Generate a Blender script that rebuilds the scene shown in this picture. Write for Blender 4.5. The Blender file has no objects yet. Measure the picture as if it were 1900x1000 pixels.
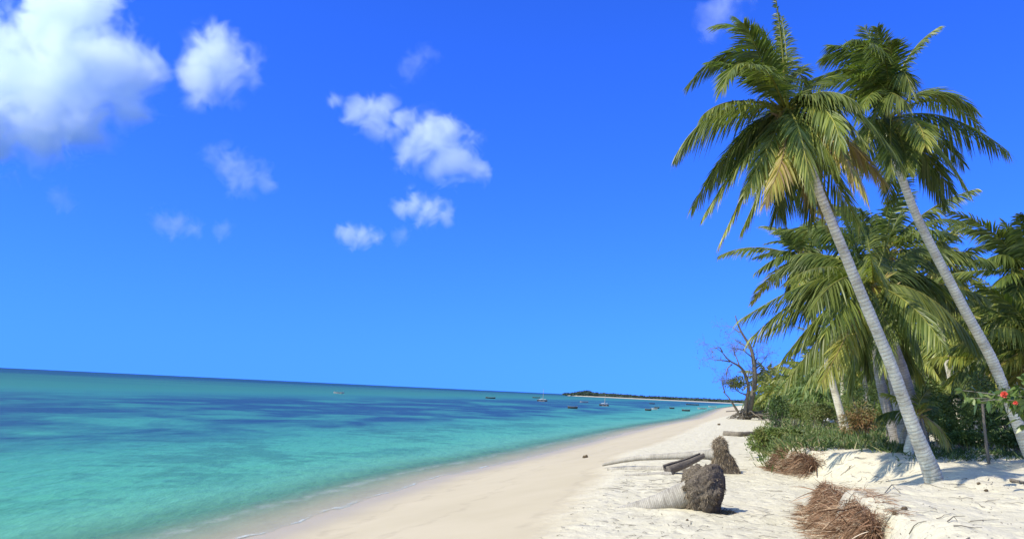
import bpy, math
import numpy as np
from mathutils import Vector

scene = bpy.context.scene
COL = scene.collection
RNG = np.random.default_rng(11)
Z = np.array([0., 0., 1.])

# ------------------------------------------------------------------ camera model
FPX = 1463.0                       # focal length in photo pixels (photo is 1900 wide)
CAM = np.array([0., 0., 4.2])
PITCH = math.atan(225.8 / FPX)
ROLL = math.atan(0.0465)
FWD = np.array([0., math.cos(PITCH), math.sin(PITCH)])
_r0 = np.array([1., 0., 0.])
_u0 = np.array([0., -math.sin(PITCH), math.cos(PITCH)])
RGT = math.cos(ROLL) * _r0 + math.sin(ROLL) * _u0
UPV = math.cos(ROLL) * _u0 - math.sin(ROLL) * _r0


def P(px, py, d):
    """point seen at photo pixel (px, py), d metres along the view axis"""
    return CAM + d * (FWD + RGT * (px - 950.) / FPX + UPV * (500. - py) / FPX)


def norm(v):
    return v / (np.linalg.norm(v, axis=-1, keepdims=True) + 1e-9)


# ------------------------------------------------------------------ noise in numpy
def _hash(ix, iy, seed):
    h = (ix.astype(np.int64) * 374761393 + iy.astype(np.int64) * 668265263 + seed * 974711) & 0x7fffffff
    h = ((h ^ (h >> 13)) * 1274126177) & 0x7fffffff
    h = (h ^ (h >> 16)) & 0xffff
    return h / 65535.0


def vnoise(x, y, seed=0):
    x = np.asarray(x, float); y = np.asarray(y, float)
    ix = np.floor(x); iy = np.floor(y)
    fx = x - ix; fy = y - iy
    fx = fx * fx * (3 - 2 * fx); fy = fy * fy * (3 - 2 * fy)
    a = _hash(ix, iy, seed); b = _hash(ix + 1, iy, seed)
    c = _hash(ix, iy + 1, seed); d = _hash(ix + 1, iy + 1, seed)
    return (a * (1 - fx) + b * fx) * (1 - fy) + (c * (1 - fx) + d * fx) * fy - .5


def fbm(x, y, seed=0, octv=3):
    s = 0; a = 1; f = 1
    for k in range(octv):
        s = s + a * vnoise(x * f + 17.3 * k, y * f - 9.1 * k, seed + k); a *= .5; f *= 2.1
    return s


# ------------------------------------------------------------------ terrain
SH = np.array([(-60, -22), (-10, -13.5), (0, -11.2), (12, -8.6), (20.8, -6.8), (30, -4.9), (38.9, -2.9), (51.6, 1.4), (68, 6.5), (85, 11.6),
               (120, 22.5), (186, 45), (300, 78), (473, 128), (900, 262), (1500, 455), (4000, 1300), (60000, 19500)], float)
BK = np.array([(-60, 3.2), (4, 3.32), (8, 4.06), (9.5, 4.47), (13, 5.27), (15.2, 5.98), (16.6, 6.65), (18, 7.7), (22, 9.1), (25, 9.5), (28, 9.35),
               (33, 10.4), (38, 11.9), (50, 15.8), (60, 19.2), (80, 26), (100, 33.5), (200, 66), (500, 161), (1500, 486), (4000, 1340), (60000, 20000)], float)
BW = np.array([(-60, .8), (10, .7), (15, .6), (16.5, 1.2), (18, 3.6), (23, 3.8), (26.5, .9), (30, .8), (34, 1.2), (60, 2.5), (200, 5), (60000, 8)], float)


def shore_x(y):
    return np.interp(y, SH[:, 0], SH[:, 1])


def shore_s(x, y):
    """distance inland from the waterline"""
    dx = (shore_x(y + 2.0) - shore_x(y - 2.0)) / 4.0
    return (x - shore_x(y)) / np.sqrt(1 + dx * dx)


def smooth(e0, e1, v):
    t = np.clip((v - e0) / (e1 - e0), 0, 1)
    return t * t * (3 - 2 * t)


PROF = np.array([(-5000, -60), (-200, -7), (-60, -3.2), (-20, -1.5), (-6, -.55), (-2, -.16), (0, 0), (2, .22), (5, .85), (8, 1.5), (9.2, 1.72), (11, 1.82), (14, 1.86), (60, 2.0), (400, 2.4), (30000, 3)], float)


def height(x, y):
    x = np.asarray(x, float); y = np.asarray(y, float)
    s = shore_s(x, y)
    z = np.interp(s, PROF[:, 0], PROF[:, 1])
    b = x - np.interp(y, BK[:, 0], BK[:, 1]) + .35 * vnoise(x * 1.3, y * 1.3, 5)
    w = np.interp(y, BW[:, 0], BW[:, 1])
    bank = smooth(0, 1, b / w)
    z = z + bank * .84 + np.clip(b, 0, 14) * .012
    dry = smooth(8.4, 10.5, s + .8 * vnoise(x * .7, y * .35, 3))
    near = 1 - smooth(60, 120, np.hypot(x, y))
    z = z + near * dry * (.09 * fbm(x * .55, y * .55, 8, 2) + .05 * fbm(x * 2.1, y * 2.1, 21, 3))
    z = z + near * dry * .035 * np.maximum(0, vnoise(x * 4.5, y * 4.5, 33) * 2 - .2) * -1
    z = z + near * bank * (.22 * fbm(x * .38, y * .38, 44, 2) + .06 * fbm(x * 1.7, y * 1.7, 47, 3))
    # low eroded hump beside the near roots
    z = z + .16 * np.exp(-(((x - 5.6) / .55) ** 2 + ((y - 10.6) / .9) ** 2)) * (1 + .5 * fbm(x * 2, y * 2, 6, 2))
    z = z + (1 - dry) * smooth(.5, 4, s) * .012 * vnoise(x * .5, y * .2, 9)
    return z


def ground(px, py, dmin=4., dmax=2500.):
    ds = np.geomspace(dmin, dmax, 2600)
    pts = CAM + ds[:, None] * (FWD + RGT * (px - 950.) / FPX + UPV * (500. - py) / FPX)
    g = pts[:, 2] - height(pts[:, 0], pts[:, 1])
    k = np.argmax(g < 0) if (g < 0).any() else len(ds) - 1
    if k == 0:
        return pts[0], ds[0]
    a = g[k - 1] / (g[k - 1] - g[k] + 1e-9)
    p = pts[k - 1] * (1 - a) + pts[k] * a
    return p, ds[k - 1] * (1 - a) + ds[k] * a


def on_ground(x, y):
    return np.array([x, y, float(height(x, y))])


def under(px, d):
    """ground point below pixel column px at view depth d (column measured at mid horizon height)"""
    p = P(px, 760, d)
    return on_ground(p[0], p[1])


# ------------------------------------------------------------------ mesh building
class MB:
    def __init__(self):
        self.v = []; self.f = []; self.n = 0; self.a = []; self.sm = []

    def add(self, verts, faces, tint=0.0, smooth=True):
        verts = np.asarray(verts, float).reshape(-1, 3)
        faces = np.asarray(faces, np.int64)
        self.v.append(verts); self.f.append(faces + self.n); self.n += len(verts)
        self.a.append(np.broadcast_to(np.asarray(tint, float), (len(verts),)).copy())
        self.sm.append(np.full(len(faces), smooth))

    def tube(self, pts, rad, sides=8, tint=0.0, caps=True, wob=0.0, seed=0):
        pts = np.asarray(pts, float); n = len(pts)
        rad = np.broadcast_to(np.asarray(rad, float), (n,))
        T = norm(np.gradient(pts, axis=0))
        ref = np.array([0.31, 0.91, 0.2]) if abs(T[0] @ np.array([0.31, 0.91, 0.2])) < .85 else np.array([1., 0, 0])
        A = norm(ref - T * (T @ ref)[:, None]); B = np.cross(T, A)
        th = np.linspace(0, 2 * math.pi, sides, endpoint=False)
        R = rad[:, None] * np.ones(sides)
        if wob:
            R = R * (1 + wob * 2 * vnoise(np.arange(n)[:, None] * .8 + seed, th[None] * 1.5 + seed * 3.3, seed))
        V = pts[:, None] + A[:, None] * (np.cos(th)[None, :, None] * R[..., None]) + B[:, None] * (np.sin(th)[None, :, None] * R[..., None])
        i = np.arange(n - 1)[:, None] * sides; j = np.arange(sides)[None]; k = (j + 1) % sides
        F = np.stack([i + j, i + k, i + sides + k, i + sides + j], -1).reshape(-1, 4)
        tt = np.repeat(np.broadcast_to(np.asarray(tint, float), (n,)), sides)
        self.add(V.reshape(-1, 3), F, tt)
        if caps:
            c0 = self.n
            for e, base in ((0, 0), (n - 1, (n - 1) * sides)):
                m = self.n
                ring = V[e]
                self.add(np.vstack([ring, ring.mean(0)[None]]), np.array([[q, (q + 1) % sides, sides, sides] for q in range(sides)]), tt[base])

    def ribbons(self, base, dirs, length, width, droop=0.3, k=4, tint=0.0, taper=(.6, 1, .8, .06), wdir=None, grav=None):
        """many blades / leaflets / strands at once"""
        base = np.asarray(base, float); m = len(base)
        if m == 0: return
        dirs = norm(np.asarray(dirs, float))
        length = np.broadcast_to(np.asarray(length, float), (m,)); width = np.broadcast_to(np.asarray(width, float), (m,))
        droop = np.broadcast_to(np.asarray(droop, float), (m,))
        u = np.linspace(0, 1, k)
        g = -Z if grav is None else grav
        pts = base[:, None] + dirs[:, None] * (length[:, None] * u)[..., None] + g * ((length * droop)[:, None] * u ** 2)[..., None]
        if wdir is None:
            rnd = RNG.normal(size=(m, 3)); wdir = rnd
        W = norm(wdir - dirs * np.sum(wdir * dirs, -1, keepdims=True))
        tp = np.interp(u, np.linspace(0, 1, len(taper)), taper)
        hw = (width[:, None] * tp / 2)[..., None] * W[:, None]
        V = np.stack([pts - hw, pts + hw], 2).reshape(-1, 3)
        i = np.arange(m)[:, None] * (2 * k) + 2 * np.arange(k - 1)[None]
        F = np.stack([i, i + 1, i + 3, i + 2], -1).reshape(-1, 4)
        tt = np.broadcast_to(np.asarray(tint, float), (m,))
        self.add(V, F, np.repeat(tt, 2 * k))

    def mesh(self, name):
        V = np.vstack(self.v); F = np.vstack(self.f); A = np.concatenate(self.a); S = np.concatenate(self.sm)
        me = bpy.data.meshes.new(name)
        me.vertices.add(len(V)); me.vertices.foreach_set('co', V.ravel())
        tri = F[:, 2] == F[:, 3]
        tot = np.where(tri, 3, 4); start = np.concatenate([[0], np.cumsum(tot)[:-1]])
        keep = np.ones((len(F), 4), bool); keep[tri, 3] = False
        loops = F[keep]
        me.loops.add(len(loops)); me.loops.foreach_set('vertex_index', loops.astype(np.int32))
        me.polygons.add(len(F)); me.polygons.foreach_set('loop_start', start.astype(np.int32))
        me.polygons.foreach_set('use_smooth', S)
        at = me.attributes.new('tint', 'FLOAT', 'POINT'); at.data.foreach_set('value', A.astype(np.float32))
        me.update(calc_edges=True); me.validate()
        return me

    def obj(self, name, mat, parent=None, origin=None):
        """link as ONE object; vertices are given in world space, the origin becomes the object's own base"""
        if origin is not None:
            o0 = np.asarray(origin, float)
            self.v = [v - o0 for v in self.v]
        o = bpy.data.objects.new(name, self.mesh(name)); COL.objects.link(o)
        if origin is not None and parent is None:
            o.location = Vector(origin)
        o.data.materials.append(mat)
        if parent is not None:
            o.parent = parent
        return o


def tag(o, label, cat, group=None, kind=None):
    if label: o['label'] = label
    if cat: o['category'] = cat
    if group: o['group'] = group
    if kind: o['kind'] = kind
    return o


def thing(name, label, cat, loc, group=None):
    o = bpy.data.objects.new(name, None); COL.objects.link(o)
    o.location = Vector(loc); o.empty_display_size = .2
    return tag(o, label, cat, group)


# ------------------------------------------------------------------ materials
def new_mat(name):
    m = bpy.data.materials.new(name); m.use_nodes = True
    nt = m.node_tree; nt.nodes.clear()
    return m, nt


class G:
    """small node-graph helper"""
    def __init__(self, nt): self.nt = nt

    def n(self, t, **kw):
        nd = self.nt.nodes.new(t)
        for k, v in kw.items(): setattr(nd, k, v)
        return nd

    def lk(self, a, b): self.nt.links.new(a, b)

    def put(self, sock, v):
        if hasattr(v, 'node') or isinstance(v, bpy.types.NodeSocket): self.lk(v, sock)
        else: sock.default_value = v

    def math(self, op, a, b=0.0, c=None, clamp=False):
        nd = self.n('ShaderNodeMath', operation=op, use_clamp=clamp)
        self.put(nd.inputs[0], a); self.put(nd.inputs[1], b)
        if c is not None: self.put(nd.inputs[2], c)
        return nd.outputs[0]

    def noise(self, vec, scale, detail=3, rough=.5, dist=0.0, out=0):
        nd = self.n('ShaderNodeTexNoise'); nd.inputs['Scale'].default_value = scale
        nd.inputs['Detail'].default_value = detail; nd.inputs['Roughness'].default_value = rough
        nd.inputs['Distortion'].default_value = dist
        if vec is not None: self.lk(vec, nd.inputs['Vector'])
        return nd.outputs[out]

    def ramp(self, fac, stops, interp='LINEAR'):
        nd = self.n('ShaderNodeValToRGB'); cr = nd.color_ramp; cr.interpolation = interp
        while len(cr.elements) < len(stops): cr.elements.new(.5)
        for e, (p, c) in zip(cr.elements, stops):
            e.position = p; e.color = (c[0], c[1], c[2], 1) if not np.isscalar(c) else (c, c, c, 1)
        self.lk(fac, nd.inputs[0]); return nd.outputs[0]

    def mix(self, fac, a, b, mode='MIX'):
        nd = self.n('ShaderNodeMix', data_type='RGBA', blend_type=mode)
        self.put(nd.inputs[0], fac)
        for s, v in ((nd.inputs[6], a), (nd.inputs[7], b)):
            if isinstance(v, (tuple, list)): s.default_value = (*v[:3], 1)
            else: self.lk(v, s)
        return nd.outputs[2]

    def maprange(self, v, a, b, c, d, smoothstep=False):
        nd = self.n('ShaderNodeMapRange'); nd.clamp = True
        if smoothstep: nd.interpolation_type = 'SMOOTHSTEP'
        self.lk(v, nd.inputs[0])
        for i, q in enumerate((a, b, c, d)): nd.inputs[i + 1].default_value = q
        return nd.outputs[0]

    def attr(self, name, out='Fac'):
        nd = self.n('ShaderNodeAttribute'); nd.attribute_name = name; return nd.outputs[out]

    def pos(self, kind='pos'):
        if kind == 'pos': return self.n('ShaderNodeNewGeometry').outputs['Position']
        return self.n('ShaderNodeTexCoord').outputs['Object']

    def scalevec(self, v, s):
        nd = self.n('ShaderNodeMapping'); self.lk(v, nd.inputs[0]); nd.inputs['Scale'].default_value = s; return nd.outputs[0]

    def bump(self, h, strength=.5, dist=.05, nrm=None):
        nd = self.n('ShaderNodeBump'); nd.inputs['Strength'].default_value = strength; nd.inputs['Distance'].default_value = dist
        self.lk(h, nd.inputs['Height'])
        if nrm is not None: self.lk(nrm, nd.inputs['Normal'])
        return nd.outputs[0]

    def pbr(self, col, rough=.8, spec=.3, nrm=None):
        nd = self.n('ShaderNodeBsdfPrincipled')
        if isinstance(col, (tuple, list)): nd.inputs['Base Color'].default_value = (*col[:3], 1)
        else: self.lk(col, nd.inputs['Base Color'])
        self.put(nd.inputs['Roughness'], rough); self.put(nd.inputs['Specular IOR Level'], spec)
        if nrm is not None: self.lk(nrm, nd.inputs['Normal'])
        return nd.outputs[0]

    def out(self, s, vol=False):
        o = self.n('ShaderNodeOutputMaterial'); self.lk(s, o.inputs['Volume' if vol else 'Surface'])


def leaf_mat(name, stops, rough=.42, spec=.4, transl=.3, nscale=1.2, amp=.5):
    m, nt = new_mat(name); g = G(nt)
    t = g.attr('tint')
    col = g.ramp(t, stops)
    nz = g.noise(g.pos(), nscale, 2)
    oi = g.n('ShaderNodeObjectInfo').outputs['Random']
    br = g.math('ADD', g.maprange(nz, .3, .7, 1 - amp / 2, 1 + amp / 2), g.math('MULTIPLY_ADD', oi, .3, -.15))
    vm = g.n('ShaderNodeVectorMath', operation='SCALE'); g.lk(col, vm.inputs[0]); g.lk(br, vm.inputs['Scale'])
    c = vm.outputs[0]
    p = g.pbr(c, rough, spec)
    tr = g.n('ShaderNodeBsdfTranslucent'); 
    tc = g.mix(1.0, c, (1.0, 1.15, .45), 'MULTIPLY'); g.lk(tc, tr.inputs[0])
    mx = g.n('ShaderNodeMixShader'); mx.inputs[0].default_value = transl
    g.lk(p, mx.inputs[1]); g.lk(tr.outputs[0], mx.inputs[2]); g.out(mx.outputs[0])
    return m


M = {}
M['palm'] = leaf_mat('palm_leaf', [(0, (.078, .114, .024)), (.35, (.205, .235, .048)), (.6, (.36, .33, .065)), (.8, (.40, .29, .085)), (1, (.30, .20, .11))], .42, .42, .4)
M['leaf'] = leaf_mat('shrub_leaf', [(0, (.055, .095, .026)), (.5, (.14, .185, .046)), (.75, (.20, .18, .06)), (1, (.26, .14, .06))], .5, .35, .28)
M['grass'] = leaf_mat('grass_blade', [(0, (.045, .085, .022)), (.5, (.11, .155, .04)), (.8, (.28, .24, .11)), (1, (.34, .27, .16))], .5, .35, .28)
M['broad'] = leaf_mat('broad_leaf', [(0, (.06, .11, .025)), (.6, (.16, .22, .05)), (1, (.3, .32, .1))], .35, .5, .35)
M['twig'] = leaf_mat('twig_bark', [(0, (.10, .085, .065)), (.5, (.22, .19, .15)), (1, (.36, .31, .25))], .9, .1, 0.0)


def trunk_mat(name, c0, c1, ringscale=1.0, dark=.38):
    m, nt = new_mat(name); g = G(nt)
    along = g.attr('tint'); pos = g.pos('obj')
    sp = g.n('ShaderNodeSeparateXYZ'); g.lk(pos, sp.inputs[0])
    cv = g.n('ShaderNodeCombineXYZ'); g.lk(g.math('MULTIPLY', sp.outputs[0], 3.5), cv.inputs[0]); g.lk(g.math('MULTIPLY', sp.outputs[1], 3.5), cv.inputs[1]); g.lk(g.math('MULTIPLY', along, 17.0), cv.inputs[2])
    n1 = g.noise(pos, 2.2, 4, .6); n2 = g.noise(pos, 26, 3, .6); fl = g.noise(cv.outputs[0], 1.0, 4, .65, .3)
    ph = g.math('ADD', g.math('MULTIPLY', along, 2 * math.pi / .085 * ringscale), g.math('MULTIPLY', n1, 8.0))
    ring = g.math('SINE', ph)
    rl = g.math('MULTIPLY', g.maprange(ring, .4, 1.0, 0, 1), g.maprange(fl, .35, .6, .1, 1))
    base = g.mix(g.maprange(n1, .35, .68, 0, 1), c0, c1)
    base = g.mix(g.maprange(fl, .38, .7, 0, .5), base, tuple(min(.8, q * 1.25) for q in c1))
    c = g.mix(g.math('MULTIPLY', rl, dark), base, (.10, .085, .065))
    c = g.mix(g.maprange(fl, .46, .30, 0, .55), c, (.13, .11, .085))
    c = g.mix(g.maprange(n2, .58, .75, 0, .45), c, (.09, .075, .06))
    h = g.math('ADD', g.math('MULTIPLY', rl, -.6), g.math('MULTIPLY', n2, .8))
    g.out(g.pbr(c, .85, .15, g.bump(h, .7, .03)))
    return m


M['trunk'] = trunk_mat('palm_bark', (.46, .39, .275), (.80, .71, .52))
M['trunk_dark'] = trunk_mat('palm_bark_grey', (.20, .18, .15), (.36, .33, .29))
M['log'] = trunk_mat('log_bark', (.24, .215, .175), (.40, .36, .295), 2.1, .3)


def wood_mat(name, c0, c1, sc=(2, 2, 18), nd=6):
    m, nt = new_mat(name); g = G(nt); p = g.pos('obj')
    n = g.noise(g.scalevec(p, sc), nd, 4, .6); n2 = g.noise(p, 3, 3)
    c = g.mix(g.maprange(n, .35, .65, 0, 1), c0, c1)
    c = g.mix(g.maprange(n2, .5, .75, 0, .5), c, (.05, .04, .035))
    g.out(g.pbr(c, .85, .15, g.bump(n, .6, .02))); return m


M['deadwood'] = wood_mat('dead_wood', (.10, .085, .065), (.25, .21, .16))
M['driftwood'] = wood_mat('drift_wood', (.075, .06, .048), (.20, .17, .14))
M['palewood'] = wood_mat('pale_drift_wood', (.28, .24, .19), (.48, .42, .34))
M['root'] = wood_mat('root_plate', (.05, .04, .03), (.18, .145, .105), (4, 4, 4), 8)
M['fibre'] = leaf_mat('root_fibre', [(0, (.06, .043, .028)), (.5, (.17, .125, .078)), (1, (.42, .34, .235))], .9, .05, 0.0, 3, .6)
M['rootred'] = leaf_mat('red_root_fibre', [(0, (.085, .045, .026)), (.4, (.19, .105, .06)), (.75, (.32, .21, .13)), (1, (.48, .38, .27))], .9, .05, 0.0, 3, .6)
M['hull'] = wood_mat('boat_hull', (.025, .03, .035), (.09, .085, .08))
M['hullpale'] = wood_mat('boat_hull_pale', (.25, .27, .27), (.5, .5, .48))
M['pole'] = wood_mat('boat_pole', (.2, .18, .15), (.5, .46, .4))


def plain(name, c, rough=.6, n=.25):
    m, nt = new_mat(name); g = G(nt)
    nz = g.noise(g.pos('obj'), 9, 3)
    col = g.mix(g.maprange(nz, .3, .7, 0, 1), tuple(q * (1 - n) for q in c), tuple(min(1, q * (1 + n)) for q in c))
    g.out(g.pbr(col, rough, .3)); return m


M['red'] = plain('red_petal', (.42, .045, .025))
M['tarp'] = plain('green_tarp', (.02, .22, .12))
M['cloth'] = plain('white_sack', (.62, .62, .64))
M['wall'] = plain('white_plaster', (.75, .73, .7))
M['thatch'] = plain('thatch', (.10, .085, .06))


def sand_mat():
    m, nt = new_mat('coral_sand'); g = G(nt)
    pos = g.pos(); s = g.attr('s'); bank = g.attr('bank')
    big = g.noise(pos, .35, 4, .55); med = g.noise(pos, 2.2, 5, .6); fine = g.noise(pos, 14, 4, .65); grain = g.noise(pos, 90, 2, .7)
    sj = g.math('ADD', s, g.math('MULTIPLY_ADD', big, 1.6, -.8))
    sj2 = g.math('ADD', sj, g.math('MULTIPLY_ADD', med, .8, -.4))
    dry = g.maprange(sj2, 8.0, 9.6, 0, 1, True)
    c_low = g.mix(g.maprange(big, .3, .7, 0, 1), (.42, .355, .235), (.46, .39, .265))
    c_dry = g.mix(g.maprange(med, .35, .65, 0, 1), (.505, .455, .325), (.57, .515, .38))
    tl = g.noise(g.scalevec(pos, (1, 1, 1)), .5, 3)
    wv = g.math('SINE', g.math('MULTIPLY_ADD', sj, 2.1, g.math('MULTIPLY', tl, 7.0)))
    c_low = g.mix(g.math('MULTIPLY', g.maprange(wv, .82, 1.0, 0, .35), g.maprange(med, .4, .6, 0, 1)), c_low, (.30, .25, .17))
    c_low = g.mix(g.maprange(fine, .62, .74, 0, .2), c_low, (.28, .23, .16))
    c = g.mix(dry, c_low, c_dry)
    # pits, husk crumbs and old weed in the loose sand
    sp = g.maprange(fine, .60, .74, 0, .35)
    c = g.mix(g.math('MULTIPLY', sp, dry), c, (.36, .30, .21))
    sp2 = g.maprange(g.noise(pos, 19, 3, .7), .64, .74, 0, .7)
    c = g.mix(g.math('MULTIPLY', sp2, dry), c, (.20, .15, .10))
    # bank soil a touch greyer
    steep = g.math('MULTIPLY', bank, g.maprange(med, .3, .7, .2, .75))
    c = g.mix(steep, c, (.44, .37, .28))
    wet = g.maprange(g.math('ADD', s, g.math('MULTIPLY_ADD', big, .8, -.4)), .25, 1.9, 1, 0, True)
    wet = g.math('MULTIPLY', wet, g.maprange(s, -1.6, -.1, .25, 1))
    c = g.mix(g.math('MULTIPLY', wet, .75), c, (.33, .285, .215))
    h = g.math('ADD', g.math('MULTIPLY', med, 1.0), g.math('MULTIPLY', fine, .45))
    h = g.math('ADD', g.math('MULTIPLY', h, dry), g.math('MULTIPLY', grain, .05))
    vor = g.n('ShaderNodeTexVoronoi'); vor.feature = 'SMOOTH_F1'; vor.inputs['Scale'].default_value = 3.1; g.lk(pos, vor.inputs['Vector'])
    h = g.math('ADD', h, g.math('MULTIPLY', g.math('MULTIPLY', g.maprange(vor.outputs[0], .0, .35, 0, 1, True), .7), dry))
    ro = g.maprange(wet, 0, 1, .92, .6)
    g.out(g.pbr(c, ro, .12, g.bump(h, .8, .08)))
    return m


def sea_mat():
    m, nt = new_mat('sea_water'); g = G(nt)
    pos = g.pos(); s = g.attr('s')
    off = g.math('MULTIPLY', s, -1.0)                         # metres offshore
    n0 = g.noise(g.scalevec(pos, (1, .6, 1)), .035, 4, .6, .6)
    n1 = g.noise(g.scalevec(pos, (1, .7, 1)), .11, 5, .62, .4)
    n2 = g.noise(pos, .6, 4, .6)
    offj = g.math('ADD', off, g.math('MULTIPLY', g.math('MULTIPLY_ADD', n1, 2, -1.0), g.maprange(off, 2, 40, 0, 14)))
    lo = g.math('LOGARITHM', g.math('MAXIMUM', offj, 1.0), 10.0)      # 0 at 1 m .. 4 at 10 km
    L = g.math('DIVIDE', lo, 4.0)
    def q(mm): return math.log10(mm) / 4
    water = g.ramp(L, [(0, (.20, .31, .225)), (q(4), (.115, .315, .195)), (q(9), (.074, .305, .195)), (q(20), (.052, .26, .185)), (q(110), (.030, .18, .15)), (q(170), (.03, .165, .115)),
                       (q(420), (.024, .13, .095)), (q(800), (.008, .06, .085)), (1, (.004, .032, .08))])
    # seagrass meadow
    zone = g.math('MULTIPLY', g.maprange(offj, 15, 30, 0, 1, True), g.maprange(offj, 75, 150, 1, 0, True))
    patch = g.maprange(g.math('ADD', n0, g.math('MULTIPLY_ADD', n1, .6, -.3)), .30, .58, .05, 1, True)
    c = g.mix(g.math('MULTIPLY', g.math('MULTIPLY', zone, patch), .92), water, (.012, .045, .105))
    zone2 = g.math('MULTIPLY', g.maprange(off, 4, 9, 0, 1, True), g.maprange(off, 18, 30, 1, 0, True))
    patch2 = g.maprange(g.math('ADD', n1, g.math('MULTIPLY_ADD', n2, .5, -.25)), .46, .62, 0, 1, True)
    c = g.mix(g.math('MULTIPLY', g.math('MULTIPLY', zone2, patch2), .42), c, (.022, .085, .075))
    far = g.maprange(off, 150, 420, 0, 1, True)
    patch3 = g.maprange(g.noise(g.scalevec(pos, (.5, 1, 1)), .008, 3, .6), .45, .6, 0, 1, True)
    c = g.mix(g.math('MULTIPLY', g.math('MULTIPLY', far, patch3), .6), c, (.010, .06, .09))
    # ripples
    dirv = g.n('ShaderNodeMapping'); g.lk(pos, dirv.inputs[0]); dirv.inputs['Rotation'].default_value = (0, 0, math.radians(4)); dirv.inputs['Scale'].default_value = (1.6, .55, 1)
    r1 = g.noise(dirv.outputs[0], 1.5, 4, .6, .3); r2 = g.noise(dirv.outputs[0], .32, 3, .55)
    r3 = g.noise(dirv.outputs[0], .5, 5, .7, .4)
    hgt = g.math('ADD', g.math('MULTIPLY', r1, .5), g.math('MULTIPLY', r2, 1.2))
    r4 = g.noise(dirv.outputs[0], 5.5, 3, .65, .2)
    hgt = g.math('ADD', hgt, g.math('MULTIPLY', r4, .16))
    bmp = g.bump(hgt, .8, .17)
    c = g.mix(g.maprange(g.math('ADD', g.math('MULTIPLY', r1, .5), g.math('ADD', g.math('MULTIPLY', r3, .3), g.math('MULTIPLY', r4, .2))), .45, .66, 0, .3), c, (.02, .085, .09))  # shading of the ripples painted into the water colour as dark flecks
    # foam along the edge
    edge = g.math('ADD', off, g.math('ADD', g.math('MULTIPLY_ADD', n2, .7, -.35), g.math('MULTIPLY_ADD', n1, 2.4, -1.2)))
    fl = g.math('MULTIPLY', g.maprange(edge, .0, .16, 0, 1, True), g.maprange(edge, .14, .32, 1, 0, True))
    fl2 = g.math('MULTIPLY', g.maprange(edge, 2.0, 2.25, 0, 1, True), g.maprange(edge, 2.3, 2.8, 1, 0, True))
    brk = g.maprange(g.noise(pos, .7, 5, .75), .40, .60, 0, 1)
    foam = g.math('MULTIPLY', g.math('ADD', g.math('MULTIPLY', fl, .65), g.math('MULTIPLY', fl2, .28)), brk)
    c = g.mix(foam, c, (.75, .76, .76))
    # light scattered back by the water and the bed, under a wind-ruffled glossy surface
    df = g.n('ShaderNodeBsdfDiffuse'); g.lk(c, df.inputs['Color']); g.lk(bmp, df.inputs['Normal'])
    gl = g.n('ShaderNodeBsdfGlossy'); gl.inputs['Roughness'].default_value = .25; g.lk(bmp, gl.inputs['Normal'])
    fr = g.n('ShaderNodeFresnel'); fr.inputs['IOR'].default_value = 1.33; g.lk(bmp, fr.inputs['Normal'])
    p = g.n('ShaderNodeMixShader'); g.lk(g.math('MULTIPLY', fr.outputs[0], .22), p.inputs[0]); g.lk(df.outputs[0], p.inputs[1]); g.lk(gl.outputs[0], p.inputs[2])
    tr = g.n('ShaderNodeBsdfTransparent')
    op = g.maprange(edge, .0, 5.5, .12, 1, False)
    op = g.math('MULTIPLY', op, g.maprange(edge, -.02, .05, 0, 1))
    op = g.math('MAXIMUM', op, foam, clamp=True)
    mx = g.n('ShaderNodeMixShader'); g.lk(op, mx.inputs[0]); g.lk(tr.outputs[0], mx.inputs[1]); g.lk(p.outputs[0], mx.inputs[2])
    g.out(mx.outputs[0]); return m


M['sand'] = sand_mat(); M['sea'] = sea_mat()


# ------------------------------------------------------------------ setting: beach, sea, headland
def grid_obj(name, ys, ss, zfun, mat, bankattr=True):
    Y, S = np.meshgrid(ys, ss, indexing='ij')
    dx = (shore_x(Y + 2.) - shore_x(Y - 2.)) / 4.
    X = shore_x(Y) + S * np.sqrt(1 + dx * dx)
    Zz = zfun(X, Y)
    ny, ns = X.shape
    V = np.stack([X, Y, Zz], -1).reshape(-1, 3)
    i = (np.arange(ny - 1)[:, None] * ns + np.arange(ns - 1)[None])
    F = np.stack([i, i + 1, i + ns + 1, i + ns], -1).reshape(-1, 4)
    mb = MB(); mb.add(V, F); o = mb.obj(name, mat)
    a = o.data.attributes.new('s', 'FLOAT', 'POINT'); a.data.foreach_set('value', shore_s(X, Y).ravel().astype(np.float32))
    if bankattr:
        b = X - np.interp(Y, BK[:, 0], BK[:, 1]); w = np.interp(Y, BW[:, 0], BW[:, 1])
        t = np.clip(b / w, 0, 1)
        a = o.data.attributes.new('bank', 'FLOAT', 'POINT'); a.data.foreach_set('value', (4 * t * (1 - t) * np.clip(1.6 - w, 0, 1)).ravel().astype(np.float32))
    return o


ys = np.concatenate([np.arange(-30, 8, 1.0), np.arange(8, 32, .085), np.geomspace(32, 4000, 150)])
ss = np.concatenate([-np.geomspace(400, 5, 24), np.arange(-4.8, 5, .25), np.arange(5, 24, .085), np.geomspace(24, 6000, 90)])
beach = grid_obj('beach', ys, ss, height, M['sand']); tag(beach, None, None, kind='structure')

ysw = np.concatenate([np.arange(-60, 60, 1.0), np.geomspace(60, 60000, 200)])
ssw = np.concatenate([-np.geomspace(60000, 30, 120), np.arange(-29.5, 1.6, .3)])
sea = grid_obj('sea', ysw, ssw, lambda x, y: x * 0.0, M['sea'], False); tag(sea, None, None, kind='structure')


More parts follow.
